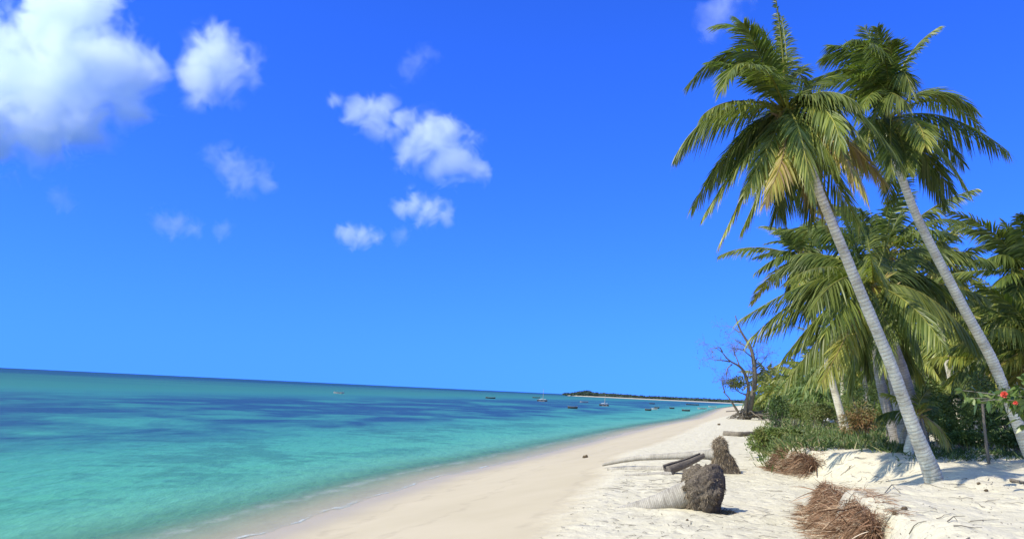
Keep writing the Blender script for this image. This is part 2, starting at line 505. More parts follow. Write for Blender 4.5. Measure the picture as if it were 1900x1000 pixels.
def build_headland():
    # far point: sand rim, low ground, woods
    m, nt = new_mat('far_shore'); g = G(nt)
    t = g.attr('tint'); nz = g.noise(g.pos(), .03, 3)
    c = g.mix(g.maprange(t, .15, .35, 0, 1), (.40, .36, .29), (.055, .085, .045))
    g.out(g.pbr(c, .9, .1)); far = m
    tip = P(1052, 732, 2000); rgt = P(1450, 752, 1750)
    n = 160; u = np.linspace(0, 1, n)
    line = tip[None, :2] * (1 - u[:, None]) + rgt[None, :2] * u[:, None]
    line[:, 1] += -60 * np.sin(u * math.pi) + 25 * vnoise(u * 9, u * 0, 3)
    dep = 20 + 420 * smooth(0, .3, u)
    prof = [(-.2, -1.5, 0.), (0, 0., 0.), (.03, 1.1, .0), (.055, 1.8, .1), (.07, 2.2, .5), (.4, 3.2, 1), (.9, 3., 1), (1.0, -2, 1)]
    V = []; T = []
    for f, z, tt in prof:
        q = np.column_stack([line[:, 0], line[:, 1] + f * np.maximum(dep, 60), np.full(n, z)])
        V.append(q); T.append(np.full(n, tt))
    k = len(prof); V = np.stack(V, 1).reshape(-1, 3); T = np.stack(T, 1).ravel()
    i = np.arange(n - 1)[:, None] * k + np.arange(k - 1)[None]
    F = np.stack([i, i + k, i + k + 1, i + 1], -1).reshape(-1, 4)
    mb = MB(); mb.add(V, F, T); o = mb.obj('headland', far); tag(o, None, None, kind='structure')
    # woods: many rounded crowns as leaf clumps
    wb = MB(); rng = np.random.default_rng(5)
    for uu in np.sort(rng.random(1000)):
        j = uu * (n - 1); a = line[int(j)]
        dp = max(60, 20 + 420 * float(smooth(0, .3, uu)))
        fr = rng.uniform(.07, .35)
        x, y = a[0] + rng.uniform(-6, 6), a[1] + fr * dp
        hump = 9 * math.exp(-((uu - .10) / .035) ** 2) + 3 * math.exp(-((uu - .22) / .1) ** 2)
        hh = rng.uniform(3.2, 6.2) * (.5 + .5 * float(smooth(0, .06, uu))) + hump * rng.uniform(.5, 1)
        r = rng.uniform(4, 9)
        m2 = 26
        dirs = norm(rng.normal(size=(m2, 3))); c = np.array([x, y, 2.5 + hh * .5])
        pts = c + dirs * np.array([r, r, hh * .5]) * rng.uniform(.5, 1, (m2, 1))
        wb.ribbons(pts, rng.normal(size=(m2, 3)), rng.uniform(2, 4, m2), rng.uniform(1.5, 3, m2), 0, 3, rng.uniform(0, .35, m2), (.5, 1, .4))
    w = wb.obj('far_woods', M['farleaf']); tag(w, 'dark green wooded shoreline on the far headland', 'woods', kind='stuff')
    # a pale building among the far trees
    b = P(1155, 733.5, 1960)
    hb = MB(); w2, d2, h2 = 5, 5, 6
    z0 = 2.4
    c = np.array([b[0], b[1] - 5, z0])
    V = np.array([(sx * w2 / 2, sy * d2 / 2, zz) for zz in (0, h2) for sx, sy in ((-1, -1), (1, -1), (1, 1), (-1, 1))]) + c
    hb.add(V, [[0, 1, 5, 4], [1, 2, 6, 5], [2, 3, 7, 6], [3, 0, 4, 7], [4, 5, 6, 7]], 0, False)
    root = thing('house', 'tiny white building among trees on the far headland', 'house', c)
    hb.v = [v - c for v in hb.v]; hb.obj('wall', M['wall'], root)
    rb = MB()
    V = np.array([(-2.9, -2.9, h2 + .02), (2.9, -2.9, h2 + .02), (2.9, 2.9, h2 + .02), (-2.9, 2.9, h2 + .02), (-1.4, 0, h2 + 1.5), (1.4, 0, h2 + 1.5)])
    rb.add(V, [[0, 1, 5, 4], [1, 2, 5, 5], [2, 3, 4, 5], [3, 0, 4, 4]], 0, False)
    rb.obj('roof', M['wall'], root)


M['farleaf'] = leaf_mat('far_leaf', [(0, (.06, .09, .075)), (1, (.10, .135, .10))], .8, .1, .15, .05, .4)  # muted bluish tone puts distance haze into the leaf colour
build_headland()


# ------------------------------------------------------------------ palms
def frond_geo(mb, pts, leaf, n, rng, hang=.35, width=.045, tint=.15, twist=0., rach=.03, petiole=.14, dead=False, k=4):
    """pts: curve samples from the crown outwards"""
    pts = np.asarray(pts, float); m = len(pts)
    tt = np.linspace(0, 1, m)
    Tg = norm(np.gradient(pts, axis=0))
    ref = Z + .35 * np.array([math.cos(twist * 6), math.sin(twist * 6), 0])
    # rachis
    mb.tube(pts, np.interp(tt, [0, .12, 1], [rach * 1.5, rach, .005]), 5, np.clip(tint + .32, 0, .95) if not dead else .95, caps=False)
    for side in (-1, 1):
        t = np.sort(np.clip(np.linspace(petiole, .995, n) + rng.normal(0, .3 / n, n), petiole, .998))
        pos = np.stack([np.interp(t, tt, pts[:, c]) for c in range(3)], -1)
        T = norm(np.stack([np.interp(t, tt, Tg[:, c]) for c in range(3)], -1))
        N = norm(ref - T * (T @ ref)[:, None])
        S = np.cross(T, N) * side
        fwd = .45 + .75 * t
        d = T * fwd[:, None] + S * (.85 - .35 * t)[:, None] + N * (.28 - .3 * hang) - Z * (hang * rng.uniform(.6, 1.4, n))[:, None]
        d = norm(d + rng.normal(0, .07, (n, 3)))
        tp = (t - petiole) / (1 - petiole)
        ln = leaf * np.interp(tp, [0, .12, .4, .75, 1], [.45, .85, 1., .72, .34]) * rng.uniform(.82, 1.1, n)
        if rng.random() < .5:
            gap = rng.uniform(.2, .9); ln = np.where(np.abs(tp - gap) < .018, ln * .35, ln)
        wd = width * np.interp(tp, [0, .5, 1], [.9, 1, .6])
        ti = np.clip(tint + rng.normal(0, .09, n) + .16 * (rng.random(n) < .10) + .10 * vnoise(t * 6, t * 0 + twist * 90, 4), 0, 1)
        ti = np.clip(ti + .22 * smooth(.85, 1, tp) * rng.random(n), 0, 1)
        wdir = T + N * rng.normal(.15, .35, (n, 1))
        mb.ribbons(pos, d, ln, wd, droop=(.22 + .45 * hang) * rng.uniform(.6, 1.4, n), k=k, tint=ti, taper=(.55, 1, .85, .06), wdir=wdir)


def bez(C, Mi, Te, n=22):
    ctrl = 2 * Mi - .5 * (C + Te); t = np.linspace(0, 1, n)[:, None]
    return (1 - t) ** 2 * C + 2 * t * (1 - t) * ctrl + t * t * Te


def arc_frond(C, az, el, L, droop, n=20):
    t = np.linspace(0, 1, n)
    e = el - droop * t ** 1.25
    ds = L / (n - 1)
    x = np.concatenate([[0], np.cumsum(np.cos(e[:-1]) * ds)]); z = np.concatenate([[0], np.cumsum(np.sin(e[:-1]) * ds)])
    return C + np.column_stack([x * math.cos(az), x * math.sin(az), z])


def px_frond(C, cd, mid, tip, L, sgn):
    """frond whose middle and tip project to the given photo points; the rest of its length goes toward or away from the viewer"""
    Mp, Tp = P(*mid, cd), P(*tip, cd)
    ln = np.linalg.norm(Mp - C) + np.linalg.norm(Tp - Mp)
    dz = math.sqrt(max(L * L - ln * ln, 0.0)) * sgn
    return bez(C, P(*mid, cd + .55 * dz), P(*tip, cd + dz))


def crown_heart(C, r, rng, axis, parent, base):
    mb = MB()
    # fibrous boss and stubs of old leaf bases
    pts = np.array([C - axis * r * 3.2, C - axis * r * 1.8, C - axis * r * .6, C + axis * r * .4, C + axis * r * 1.3])
    mb.tube(pts - base, np.array([.75, 1.0, 1.25, 1.0, .25]) * r, 12, .55, wob=.25, seed=3)
    m = 46
    a = rng.uniform(0, 2 * math.pi, m)
    h = rng.uniform(-2.2, .6, m)
    sd = np.column_stack([np.cos(a), np.sin(a), np.zeros(m)])
    mb.ribbons(C - base + axis * (h * r)[:, None] + sd * r * .8, sd + axis * rng.uniform(.4, 1.6, (m, 1)), rng.uniform(.25, .6, m) * r / .16, .07, .1, 4, rng.uniform(.5, 1, m), (1, .9, .6, .2))
    # hanging fibre cloth and dry flower stalks
    m = 60; a = rng.uniform(0, 2 * math.pi, m); sd = np.column_stack([np.cos(a), np.sin(a), np.full(m, -.5)])
    mb.ribbons(C - base + sd * r * .8, sd, rng.uniform(.2, .7, m), .02, 1.2, 5, rng.uniform(.75, 1, m), (1, .8, .6, .1))
    return mb.obj('crown', M['palm'], parent)


def palm_trunk(path, radii, parent, base, mat, step=.045, sides=14, flare=True, seed=0):
    path = np.asarray(path, float)
    # smooth resample
    seg = np.concatenate([[0], np.cumsum(np.linalg.norm(np.diff(path, axis=0), axis=1))])
    n = max(12, int(seg[-1] / step)); l = np.linspace(0, seg[-1], n)
    pts = np.stack([np.interp(l, seg, path[:, c]) for c in range(3)], -1)
    ker = np.hanning(max(5, int(n * .16)) | 1); ker /= ker.sum(); pad = len(ker) // 2
    ext = np.vstack([pts[:1] + (pts[:1] - pts[1:2]) * np.arange(pad, 0, -1)[:, None], pts, pts[-1:] + (pts[-1:] - pts[-2:-1]) * np.arange(1, pad + 1)[:, None]])
    pts = np.stack([np.convolve(ext[:, c], ker, 'valid') for c in range(3)], -1)
    r = np.interp(l, seg[-1] * np.linspace(0, 1, len(radii)), radii)
    saw = ((l / .12 + .25 * vnoise(l * 3, l * 0, seed)) % 1.0)
    r = r * (1 + (.03 + .10 * (_hash(np.floor(l / .12 + .25 * vnoise(l * 3, l * 0, seed)), l * 0, seed) - .3)) * (saw - .5)) * (1 + .04 * vnoise(l * 2.2, l * 0 + 4, seed))
    mb = MB(); mb.tube(pts - base, r, sides, l, wob=.03, seed=seed)
    return mb.obj('trunk', mat, parent)


def palm(label, group, trunk_px, radii, crown_px, cd, fr, n_leaf, leaf, seed, mat='trunk', heart=.16, rand=0, randL=3.0, width=.045, hang=.4, frond_parts=True, name='coconut_palm', step=.045, rand_el=(88, -32), tmax=.7):
    """trunk_px: list of (px, py, depth) from base to top (or a ready world path); fr: explicit fronds (mid, tip, sign, tint, L)"""
    rng = np.random.default_rng(seed)
    path = [P(*q) if not isinstance(q, np.ndarray) else q for q in trunk_px]
    C = P(crown_px[0], crown_px[1], cd)
    b = path[0].copy()
    gz = float(height(b[0], b[1]))
    path = [np.array([b[0], b[1], gz - .25])] + path + [C]
    base = np.array([b[0], b[1], gz])
    root = thing(name, label, 'palm tree', base, group)
    palm_trunk(path, radii, root, base, M[mat], step=step, seed=seed)
    ax = norm(C - path[-3])
    crown = crown_heart(C, heart, rng, ax, root, base)
    fronds = []
    for f in fr:
        mid, tip, sg = f[0], f[1], f[2]
        ti = f[3] if len(f) > 3 else .15
        L = f[4] if len(f) > 4 else randL
        fronds.append((px_frond(C, cd, mid, tip, L, sg), ti, f[5] if len(f) > 5 else None, f[6] if len(f) > 6 else 1.0))
    for i in range(rand):
        q = (i + .5) / rand
        az = i * 2.39996 + rng.normal(0, .2)
        el = math.radians(rand_el[0] + (rand_el[1] - rand_el[0]) * q + rng.normal(0, 7))
        ti = np.clip(rng.normal((.14 if cd < 32 else .32), .10), 0, .5) if q < .9 or cd > 38 else rng.uniform(.2, tmax)
        fronds.append((arc_frond(C, az, el, randL * rng.uniform(.82, 1.08) * (.75 + .25 * min(1, q * 3) if rand_el[0] > 60 else 1), math.radians(rng.uniform(45, 85) * (1 - .45 * q))), ti, None, 1.0))
    if frond_parts:
        for pts, ti, lab, lf in fronds:
            mb = MB()
            frond_geo(mb, pts - base, leaf * lf * rng.uniform(.9, 1.1), n_leaf, rng, hang=np.clip(hang + rng.normal(0, .12), .05, .9), width=width, tint=ti, twist=rng.random())
            o = mb.obj('frond', M['palm'], crown)
            if lab: o['label'] = lab
    else:
        mb = MB()
        for pts, ti, lab, lf in fronds:
            frond_geo(mb, pts - base, leaf * lf * rng.uniform(.9, 1.1), n_leaf, rng, hang=np.clip(hang + rng.normal(0, .12), .05, .9), width=width, tint=ti, twist=rng.random(), k=3, rach=.025)
        # merge the fronds into the crown's own mesh (too far away to be told apart)
        me = mb.mesh('crown'); old = crown.data
        crown.data = me; me.materials.append(M['palm']); bpy.data.meshes.remove(old)
    return root


def zA(x, y): return (1220 + x * .4, y * .4)
def zC(x, y): return (1340 + x * .34, 360 + y * .34)


GP = 'coconut palms at the edge of the beach'
palm('tall coconut palm with white ringed trunk leaning left over the sand', GP,
     [(1735, 884, 17.6), (1712, 838, 17.6), (1690, 780, 17.6), (1652, 672, 17.6), (1604, 560, 17.6), (1557, 446, 17.5), (1524, 368, 17.4), (1500, 300, 17.35), (1476, 245, 17.3)],
     [.24, .185, .148, .132, .125, .12, .112, .106, .10, .095, .09], (1457, 205), 17.3,
     [(zA(580, 240), zA(542, -40), .1, .22, 2.2, 'narrow young frond standing straight up', .38), (zA(600, 300), zA(575, 80), .5, .15, 3.0, None, .7), (zA(480, 270), zA(400, 110), -.6, .1), (zA(520, 230), zA(450, 130), .7, .12), (zA(430, 350), zA(250, 290), -.5, .1), (zA(470, 620), zA(300, 820), .4, .06), (zA(680, 560), zA(830, 760), -.8, .2), (zA(760, 430), zA(930, 480), -.8, .14), (zA(470, 200), zA(270, 120), .4, .12), (zA(400, 250), zA(140, 400), .3, .08), (zA(420, 300), zA(300, 420), -.8, .14), (zA(500, 250), zA(360, 80), .8, .1),
      (zA(380, 470), zA(215, 530), -1, .3), (zA(290, 520), zA(80, 730), -.3, .1), (zA(390, 640), zA(160, 960), -.3, .15), (zA(430, 680), zA(215, 1000), -.7, .25), (zA(490, 700), zA(290, 1130), -.4, .4),
      (zA(530, 740), zA(395, 1060), -.6, .16), (zA(655, 600), zA(712, 900), -1, .26, 3.4), (zA(800, 640), zA(960, 900), -1, .7, 3.5, 'yellowing frond drooping to the right'),
      (zA(590, 690), zA(500, 930), -1, .7, 3.3, 'yellow frond hanging below the crown'), (zA(730, 450), zA(960, 660), -.9, .18), (zA(820, 450), zA(1090, 700), -.3, .15, 3.4), (zA(720, 390), zA(870, 350), 1, .12), (zA(760, 500), zA(850, 680), -1, .2),
      (zA(830, 620), zA(1050, 850), 0, .78, 3.2, 'dead brown frond hanging to the right'), (zA(600, 780), zA(545, 1010), .5, .08), (zA(650, 760), zA(720, 1030), .8, .06), (zA(690, 740), zA(850, 1080), .6, .8, 3.2, 'dead brown frond hanging behind the trunk'),
      (zA(640, 330), zA(700, 460), .9, .1), (zA(480, 560), zA(300, 800), 1, .12), (zA(530, 650), zA(400, 900), -.9, .26), (zA(450, 600), zA(230, 850), .3, .14), (zA(700, 560), zA(860, 760), -.6, .22), (zA(650, 700), zA(780, 960), .5, .12), (zA(520, 350), zA(420, 300), -1, .16), (zA(740, 700), zA(940, 1060), .2, .2, 3.3)],
     96, .70, 1, randL=2.9, hang=.40, width=.036)
palm('slender pale palm with grey trunk leaning left from behind the red-flowered shrub', GP,
     [(1924, 872, 22.3), (1897, 810, 22.3), (1871, 740, 22.3), (1838, 660, 22.3), (1795, 585, 22.3), (1745, 490, 22.2), (1700, 402, 22.1), (1668, 318, 22), (1655, 270, 22)],
     [.20, .162, .15, .143, .138, .133, .126, .12, .112, .105, .10], (1648, 222), 22,
     [(zA(930, 290), zA(770, 270), .6, .1), (zA(970, 300), zA(800, 210), 0, .06), (zA(1000, 260), zA(890, 190), -.6, .1), (zA(1030, 300), zA(960, 130), .5, .1), (zA(1050, 300), zA(1020, 130), -.4, .12), (zA(1080, 310), zA(1090, 190), -.8, .1), (zA(1090, 330), zA(1115, 310), .9, .08),
      (zA(1150, 290), zA(1310, 125), 0, .16, 2.9, None, .6), (zA(1060, 300), zA(980, 200), -1, .12), (zA(1000, 280), zA(930, 200), .8, .05), (zA(1290, 470), zA(1500, 600), .7, .08), (zA(1230, 600), zA(1420, 760), .5, .1), (zA(1120, 340), zA(1180, 430), -.9, .2), (zA(1260, 425), zA(1478, 520), -.2, .16), (zA(1340, 545), zA(1630, 705), 0, .06), (zA(1260, 650), zA(1440, 890), -.4, .34), (zA(1215, 720), zA(1335, 960), .4, .08), (zA(1085, 740), zA(1080, 955), .9, .08),
      (zA(960, 340), zA(690, 390), -.2, .16), (zA(980, 370), zA(760, 400), -.8, .12), (zA(930, 420), zA(700, 560), -.3, .16), (zA(1000, 560), zA(960, 800), -.7, .2), (zA(960, 620), zA(900, 860), 0, .72, 3.2, 'dead brown frond hanging on the left'), (zA(1190, 560), zA(1240, 680), -1, .36), (zA(1080, 640), zA(1085, 800), -.9, .2), (zA(1130, 650), zA(1165, 800), -.8, .14), (zA(1230, 700), zA(1370, 900), .1, .1), 
      (zA(1060, 440), zA(1150, 470), -1, .2), (zA(1010, 430), zA(930, 560), -1, .14)],
     92, .80, 2, randL=3.6, width=.042, hang=.38)
palm('broad palm with long drooping fronds directly behind the leaning white trunk', GP,
     [(1712, 838, 25.5), (1698, 775, 25.5), (1675, 690, 25.3), (1652, 625, 25.2), (1632, 570, 25)],
     [.28, .22, .19, .175, .165, .16], (1620, 528), 25,
     [(zC(560, 455), zC(90, 690), -.2, .16), (zC(540, 500), zC(140, 800), -.5, .16), (zC(590, 610), zC(310, 930), -.3, .16), (zC(620, 680), zC(340, 1040), -.6, .2), (zC(690, 750), zC(545, 1030), -1, .5, 4.8, 'bright yellow-green frond slanting to lower left'), (zC(740, 780), zC(700, 1090), -.6, .22),
      (zC(590, 400), zC(350, 480), -.8, .26), (zC(610, 350), zC(400, 330), .2, .1), (zC(680, 250), zC(520, 170), .3, .06), (zC(720, 260), zC(660, 80), .2, .05), (zC(800, 280), zC(760, 110), .6, .06), (zC(900, 270), zC(980, 90), .1, .08), (zC(1000, 330), zC(1200, 260), .3, .06), (zC(820, 400), zC(800, 330), -1, .3),
      (zC(1060, 430), zC(1300, 640), .2, .04), (zC(1120, 560), zC(1420, 860), -.5, .2), (zC(980, 640), zC(1080, 900), -.7, .12), (zC(880, 680), zC(880, 960), -.8, .16), (zC(1020, 600), zC(1200, 820), -1, .16), (zC(1100, 480), zC(1440, 560), .4, .08), (zC(960, 760), zC(1000, 1000), .5, .05), (zC(760, 720), zC(820, 980), .4, .06),
      (zC(660, 460), zC(480, 640), -1, .2), (zC(700, 560), zC(560, 760), -1, .14), (zC(560, 360), zC(300, 420), .5, .08), (zC(600, 520), zC(240, 760), .4, .06)],
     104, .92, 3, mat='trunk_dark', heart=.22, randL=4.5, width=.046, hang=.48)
palm('smaller palm rising left of the leaning white trunk, its pale stem in the undergrowth', GP,
     [(1572, 812, 42), (1562, 775, 42), (1543, 705, 42), (1522, 630, 42), (1505, 580, 42), (1492, 520, 42)],
     [.25, .20, .18, .165, .155, .15, .14], (1484, 478), 42,
     [(zC(330, 310), zC(180, 345), 0, .08), (zC(320, 340), zC(180, 430), -.3, .06), (zC(350, 380), zC(290, 490), -.4, .08), (zC(360, 270), zC(240, 270), .4, .06), (zC(390, 250), zC(350, 190), -.2, .06), (zC(450, 240), zC(440, 170), .4, .08), (zC(500, 250), zC(545, 140), 0, .05), (zC(530, 290), zC(640, 280), .2, .06),
      (zC(530, 380), zC(650, 480), -.2, .06), (zC(460, 450), zC(440, 560), -.4, .08), (zC(500, 430), zC(560, 540), .3, .06), (zC(400, 430), zC(350, 560), .4, .06), (zC(540, 330), zC(690, 370), -.5, .08)],
     60, .85, 4, heart=.2, rand=8, randL=4.2, width=.075)
palm('yellow-green palm standing between the two leaning trunks, white stem below', GP,
     [(1790, 800, 40), (1779, 765, 40), (1763, 690, 40), (1746, 620, 40), (1738, 560, 40)],
     [.28, .21, .185, .17, .16, .15], (1733, 500), 40,
     [(zC(1185, 260), zC(1345, 200), 0, .5), (zC(1250, 340), zC(1370, 370), -.8, .45), (zC(1280, 400), zC(1530, 620), -.7, .5), (zC(1190, 500), zC(1280, 660), -.8, .62, 4.2, 'bright yellow-green frond'), (zC(1260, 450), zC(1420, 640), -.9, .48), (zC(1060, 350), zC(940, 380), 0, .1), (zC(1050, 460), zC(960, 560), 0, .1), (zC(1220, 540), zC(1330, 760), .2, .3), (zC(1140, 290), zC(1100, 160), .2, .1), (zC(1210, 330), zC(1270, 290), .6, .55)],
     60, .85, 5, heart=.2, rand=12, randL=4.2, width=.075)
palm('dark palm reaching in at the right edge beside open sky', GP,
     [(1960, 800, 30), (1945, 720, 30), (1925, 620, 30)], [.3, .24, .21, .19, .18], (1908, 508), 30,
     [(zC(1560, 340), zC(1445, 355), -.2, .06), (zC(1600, 250), zC(1515, 215), 0, .08), (zC(1600, 300), zC(1530, 140), .4, .05), (zC(1580, 430), zC(1470, 520), -.4, .06), (zC(1560, 520), zC(1410, 690), -.3, .12), (zC(1580, 580), zC(1470, 780), -.6, .2), (zC(1640, 240), zC(1620, 110), -.3, .06), (zC(1620, 600), zC(1560, 880), -.5, .1), (zC(1600, 470), zC(1460, 590), .5, .06)],
     70, .8, 6, heart=.2, rand=14, randL=4.0, width=.065)
palm('thick grey palm trunk close left of the leaning white trunk base', GP,
     [(1689, 842, 27), (1680, 800, 27), (1668, 740, 27), (1655, 680, 27), (1643, 620, 27.4), (1636, 560, 28)], [.29, .25, .225, .205, .19, .18, .17], (1640, 470), 28.5,
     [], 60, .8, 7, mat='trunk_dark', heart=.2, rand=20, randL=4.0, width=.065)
palm('thin palm trunk with one sunlit patch left of the thick grey trunk', GP,
     [(1662, 812, 30), (1652, 782, 30), (1641, 740, 30), (1632, 700, 30), (1628, 660, 30)], [.24, .2, .19, .18, .17, .16], (1622, 610), 31,
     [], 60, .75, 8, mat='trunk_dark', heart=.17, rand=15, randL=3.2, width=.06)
palm('short palm stub leaning right against the foot of the white trunk', GP,
     [(1686, 836, 24.5), (1690, 815, 24.6), (1696, 790, 24.8)], [.17, .15, .13, .12, .11], (1702, 765, )[:2], 25,
     [], 30, .5, 18, heart=.1, rand=6, randL=1.4, width=.05)

# palms further back in the grove: crown px, ground px, depth, frond length
back = [
    ((1596, 650), (1608, 765), 55, 3.6, 'slim palm with thin pale stem above the rusty dry shrub'),
    ((1712, 690), (1724, 762), 48, 3.4, 'low palm with skirt of dry fronds right of the white trunk'),
    ((1762, 700), (1752, 760), 55, 3.2, 'low palm behind the white stem of the yellow-green palm'),
    ((1822, 668), (1830, 800), 34, 3.2, 'bushy low palm in shade between slender trunk and green shrub'),
    ((1868, 610), (1880, 800), 36, 3.8, 'dark palm filling the gap right of the slender grey trunk'),
    ((1812, 610), (1806, 780), 50, 4.2, 'palm with light fronds showing behind the slender grey trunk'),
    ((1686, 640), (1690, 770), 46, 3.8, 'shaded palm seen between the white trunk and the yellow-green palm'),
    ((1557, 660), (1562, 770), 60, 4.0, 'dark palm behind the drooping fronds left of the white trunk'),
    ((1665, 560), (1672, 770), 52, 4.2, 'palm hidden behind the broad drooping crown'),
    ((1780, 610), (1786, 775), 62, 4.2, 'palm deep in the grove right of the yellow-green crown'),
    ((1856, 590), (1860, 780), 58, 4.4, 'distant palm crown against sky near the right edge'),
    ((1930, 640), (1940, 800), 28, 3.4, 'dark palm at the right edge above the red flowers'),
    ((1520, 690), (1524, 762), 75, 3.8, 'palm above the green undergrowth, left of the small pale stem'),
    ((1488, 700), (1490, 758), 95, 4.0, 'small far palm right of the dead tree, in a dense clump'),
    ((1452, 712), (1455, 755), 110, 4.2, 'small far palm in the middle of the beach-edge clump'),
    ((1424, 704), (1426, 752), 115, 4.4, 'round far palm closest to the dead tree trunk'),
    ((1471, 722), (1470, 756), 100, 3.5, 'low far palm above the green tarpaulin'),
    ((1502, 728), (1505, 760), 85, 3.0, 'low palm just behind the green undergrowth'),
    ((1436, 728), (1440, 756), 105, 3.2, 'low far palm above the small round-topped tree'),
    ((1640, 690), (1645, 765), 58, 3.4, 'low palm in shadow behind the thick grey trunk'),
    ((1740, 650), (1738, 770), 70, 4.0, 'palm far back between the two leaning trunks'),
    ((1900, 720), (1905, 810), 40, 3.0, 'low palm behind the red-flowered shrub'),
]
for i, (cp, gp, d, L, lab) in enumerate(back):
    g0 = P(gp[0], gp[1], d); g0 = on_ground(g0[0], g0[1])
    top = P(cp[0], cp[1], d)
    mid = (g0 * .5 + top * .5) + np.array([.15, 0, 0])
    palm(lab, 'palms in the grove behind', [g0, mid], [.22, .17, .145, .13], cp, d, [], 44 if d < 70 else 30, .8, 100 + i,
         mat='trunk_dark' if i % 3 == 0 else 'trunk', heart=.18, rand=26 if d < 70 else 24, randL=L, width=.085 if d < 70 else .15, frond_parts=False, step=.12, hang=.5)


# ------------------------------------------------------------------ shrubs and ground plants
def leaf_cloud(mb, C, R, n, rng, size, tint, lobes=9, k=3, shape=1.0, flat=.8):
    C = np.asarray(C, float); R = np.asarray(R, float)
    lob = norm(rng.normal(size=(lobes, 3))) * rng.uniform(.25, .75, (lobes, 1)); lob[:, 2] = np.abs(lob[:, 2]) * 1.1 - .2
    lr = rng.uniform(.28, .55, lobes)
    w = rng.integers(0, lobes, n)
    dirs = norm(rng.normal(size=(n, 3)))
    rad = rng.uniform(.35, 1, n) ** .5
    pts = lob[w] + dirs * (lr[w] * rad)[:, None]
    lt = rng.normal(0, .07, lobes)[w]
    pos = C + pts * R
    gz = height(pos[:, 0], pos[:, 1]); pos[:, 2] = np.maximum(pos[:, 2], gz + .03)
    out = norm(dirs + np.array([0, 0, .5]) + rng.normal(0, .5, (n, 3)))
    mb.ribbons(pos, out, size * rng.uniform(.6, 1.3, n), size * rng.uniform(.3, .5, n) * shape, .35, k, np.clip(tint + lt + rng.normal(0, .09, n), 0, 1), (.25, 1, .08))
    return C + lob * R


def shrub(label, px, py_top, py_bot, d, wpx, seed, name='shrub', n=1500, size=.13, tint=.25, mat='leaf', group=None, blade=False, cat='shrub', stems=7, shape=1.0):
    rng = np.random.default_rng(seed)
    b = P(px, py_bot, d); b = on_ground(b[0], b[1])
    top = P(px, py_top, d)
    H = max(.4, top[2] - b[2]); W = wpx / FPX * d
    root = thing(name, label, cat, b, group)
    C = b + Z * H * .55
    mb = MB()
    tips = leaf_cloud(mb, C, (W * .62, W * .55, H * .55), n, rng, size, tint, shape=shape)
    if blade:
        m = n
        off = rng.normal(size=(m, 3)) * np.array([W * .28, W * .25, 0])
        bb = b + off; bb[:, 2] = height(bb[:, 0], bb[:, 1])
        mb.ribbons(bb, np.column_stack([rng.normal(0, .45, m), rng.normal(0, .45, m), np.ones(m)]), H * rng.uniform(.5, 1.05, m), .03, rng.uniform(.1, .5, m), 5, np.clip(tint + rng.normal(0, .12, m), 0, 1), (.8, 1, .6, .1))
    mb.v = [v - b for v in mb.v]; mb.obj('foliage', M[mat], root)
    sb = MB()
    for j in range(stems):
        e = tips[j % len(tips)]; s0 = b + np.array([rng.normal(0, W * .05), rng.normal(0, W * .05), -.1])
        md = s0 * .5 + e * .5 + rng.normal(0, W * .06, 3)
        sb.tube(bez(s0, md, e, 8) - b, np.linspace(.03, .008, 8) * max(1, H / 1.5), 5, rng.uniform(.2, .7))
    sb.obj('stem', M['twig'], root)
    return root


GS = 'bushes under the palms'
shrub('small round-topped tree with bare pale stems at the bank edge', 1443, 718, 786, 41, 44, 21, 'small_tree', 1500, .15, .04, cat='tree', stems=9)
shrub('leafy light green bush spilling over the bank beside the brown roots', 1420, 792, 836, 34, 48, 22, n=2200, size=.13, tint=.52, group=GS)
shrub('yellow-green bush above the first brown roots, at the bank corner', 1455, 792, 840, 31, 62, 23, n=2200, size=.14, tint=.48, group=GS)
shrub('dark green bush behind the small round-topped tree', 1478, 742, 786, 48, 60, 24, n=1700, size=.15, tint=.5, group=GS)
shrub('grey-green bush left of the small pale palm stem', 1520, 738, 792, 46, 70, 25, n=2000, size=.15, tint=.55, group=GS)
shrub('dense green bush behind the white sack', 1556, 732, 782, 52, 80, 26, n=2400, size=.16, tint=.44, group=GS)
shrub('rusty brown dry shrub left of the thick grey trunk', 1606, 748, 792, 34, 66, 27, 'dry_shrub', 1900, .17, .88, shape=.6, group=GS)
shrub('bushy green undergrowth above the rusty dry shrub', 1608, 700, 768, 46, 96, 28, n=2900, size=.15, tint=.44, group=GS)
shrub('green bush between the thin trunk and the thick grey trunk', 1650, 730, 800, 36, 50, 29, n=1600, size=.14, tint=.36, group=GS)
shrub('tall light green thicket right of the leaning white trunk', 1716, 690, 806, 33, 100, 30, n=3400, size=.14, tint=.44, group=GS)
shrub('green thicket around the white stem of the yellow-green palm', 1776, 716, 832, 30, 110, 31, n=3600, size=.13, tint=.38, group=GS)
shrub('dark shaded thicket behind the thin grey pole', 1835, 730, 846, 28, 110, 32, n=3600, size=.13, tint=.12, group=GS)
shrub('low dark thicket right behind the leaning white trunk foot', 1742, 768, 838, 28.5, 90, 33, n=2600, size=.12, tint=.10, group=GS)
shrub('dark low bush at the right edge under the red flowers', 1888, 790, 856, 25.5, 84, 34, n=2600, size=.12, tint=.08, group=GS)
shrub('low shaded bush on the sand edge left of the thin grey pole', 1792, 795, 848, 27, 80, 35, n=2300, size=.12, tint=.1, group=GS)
shrub('far green bush clump at the end of the white beach', 1412, 728, 760, 120, 44, 36, n=1900, size=.3, tint=.3, group=GS)
shrub('bush clump below the small far palms', 1448, 732, 762, 90, 60, 37, n=2200, size=.26, tint=.36, group=GS)
shrub('olive bush right of the green tarpaulin', 1500, 738, 772, 62, 60, 38, n=2200, size=.2, tint=.46, group=GS)


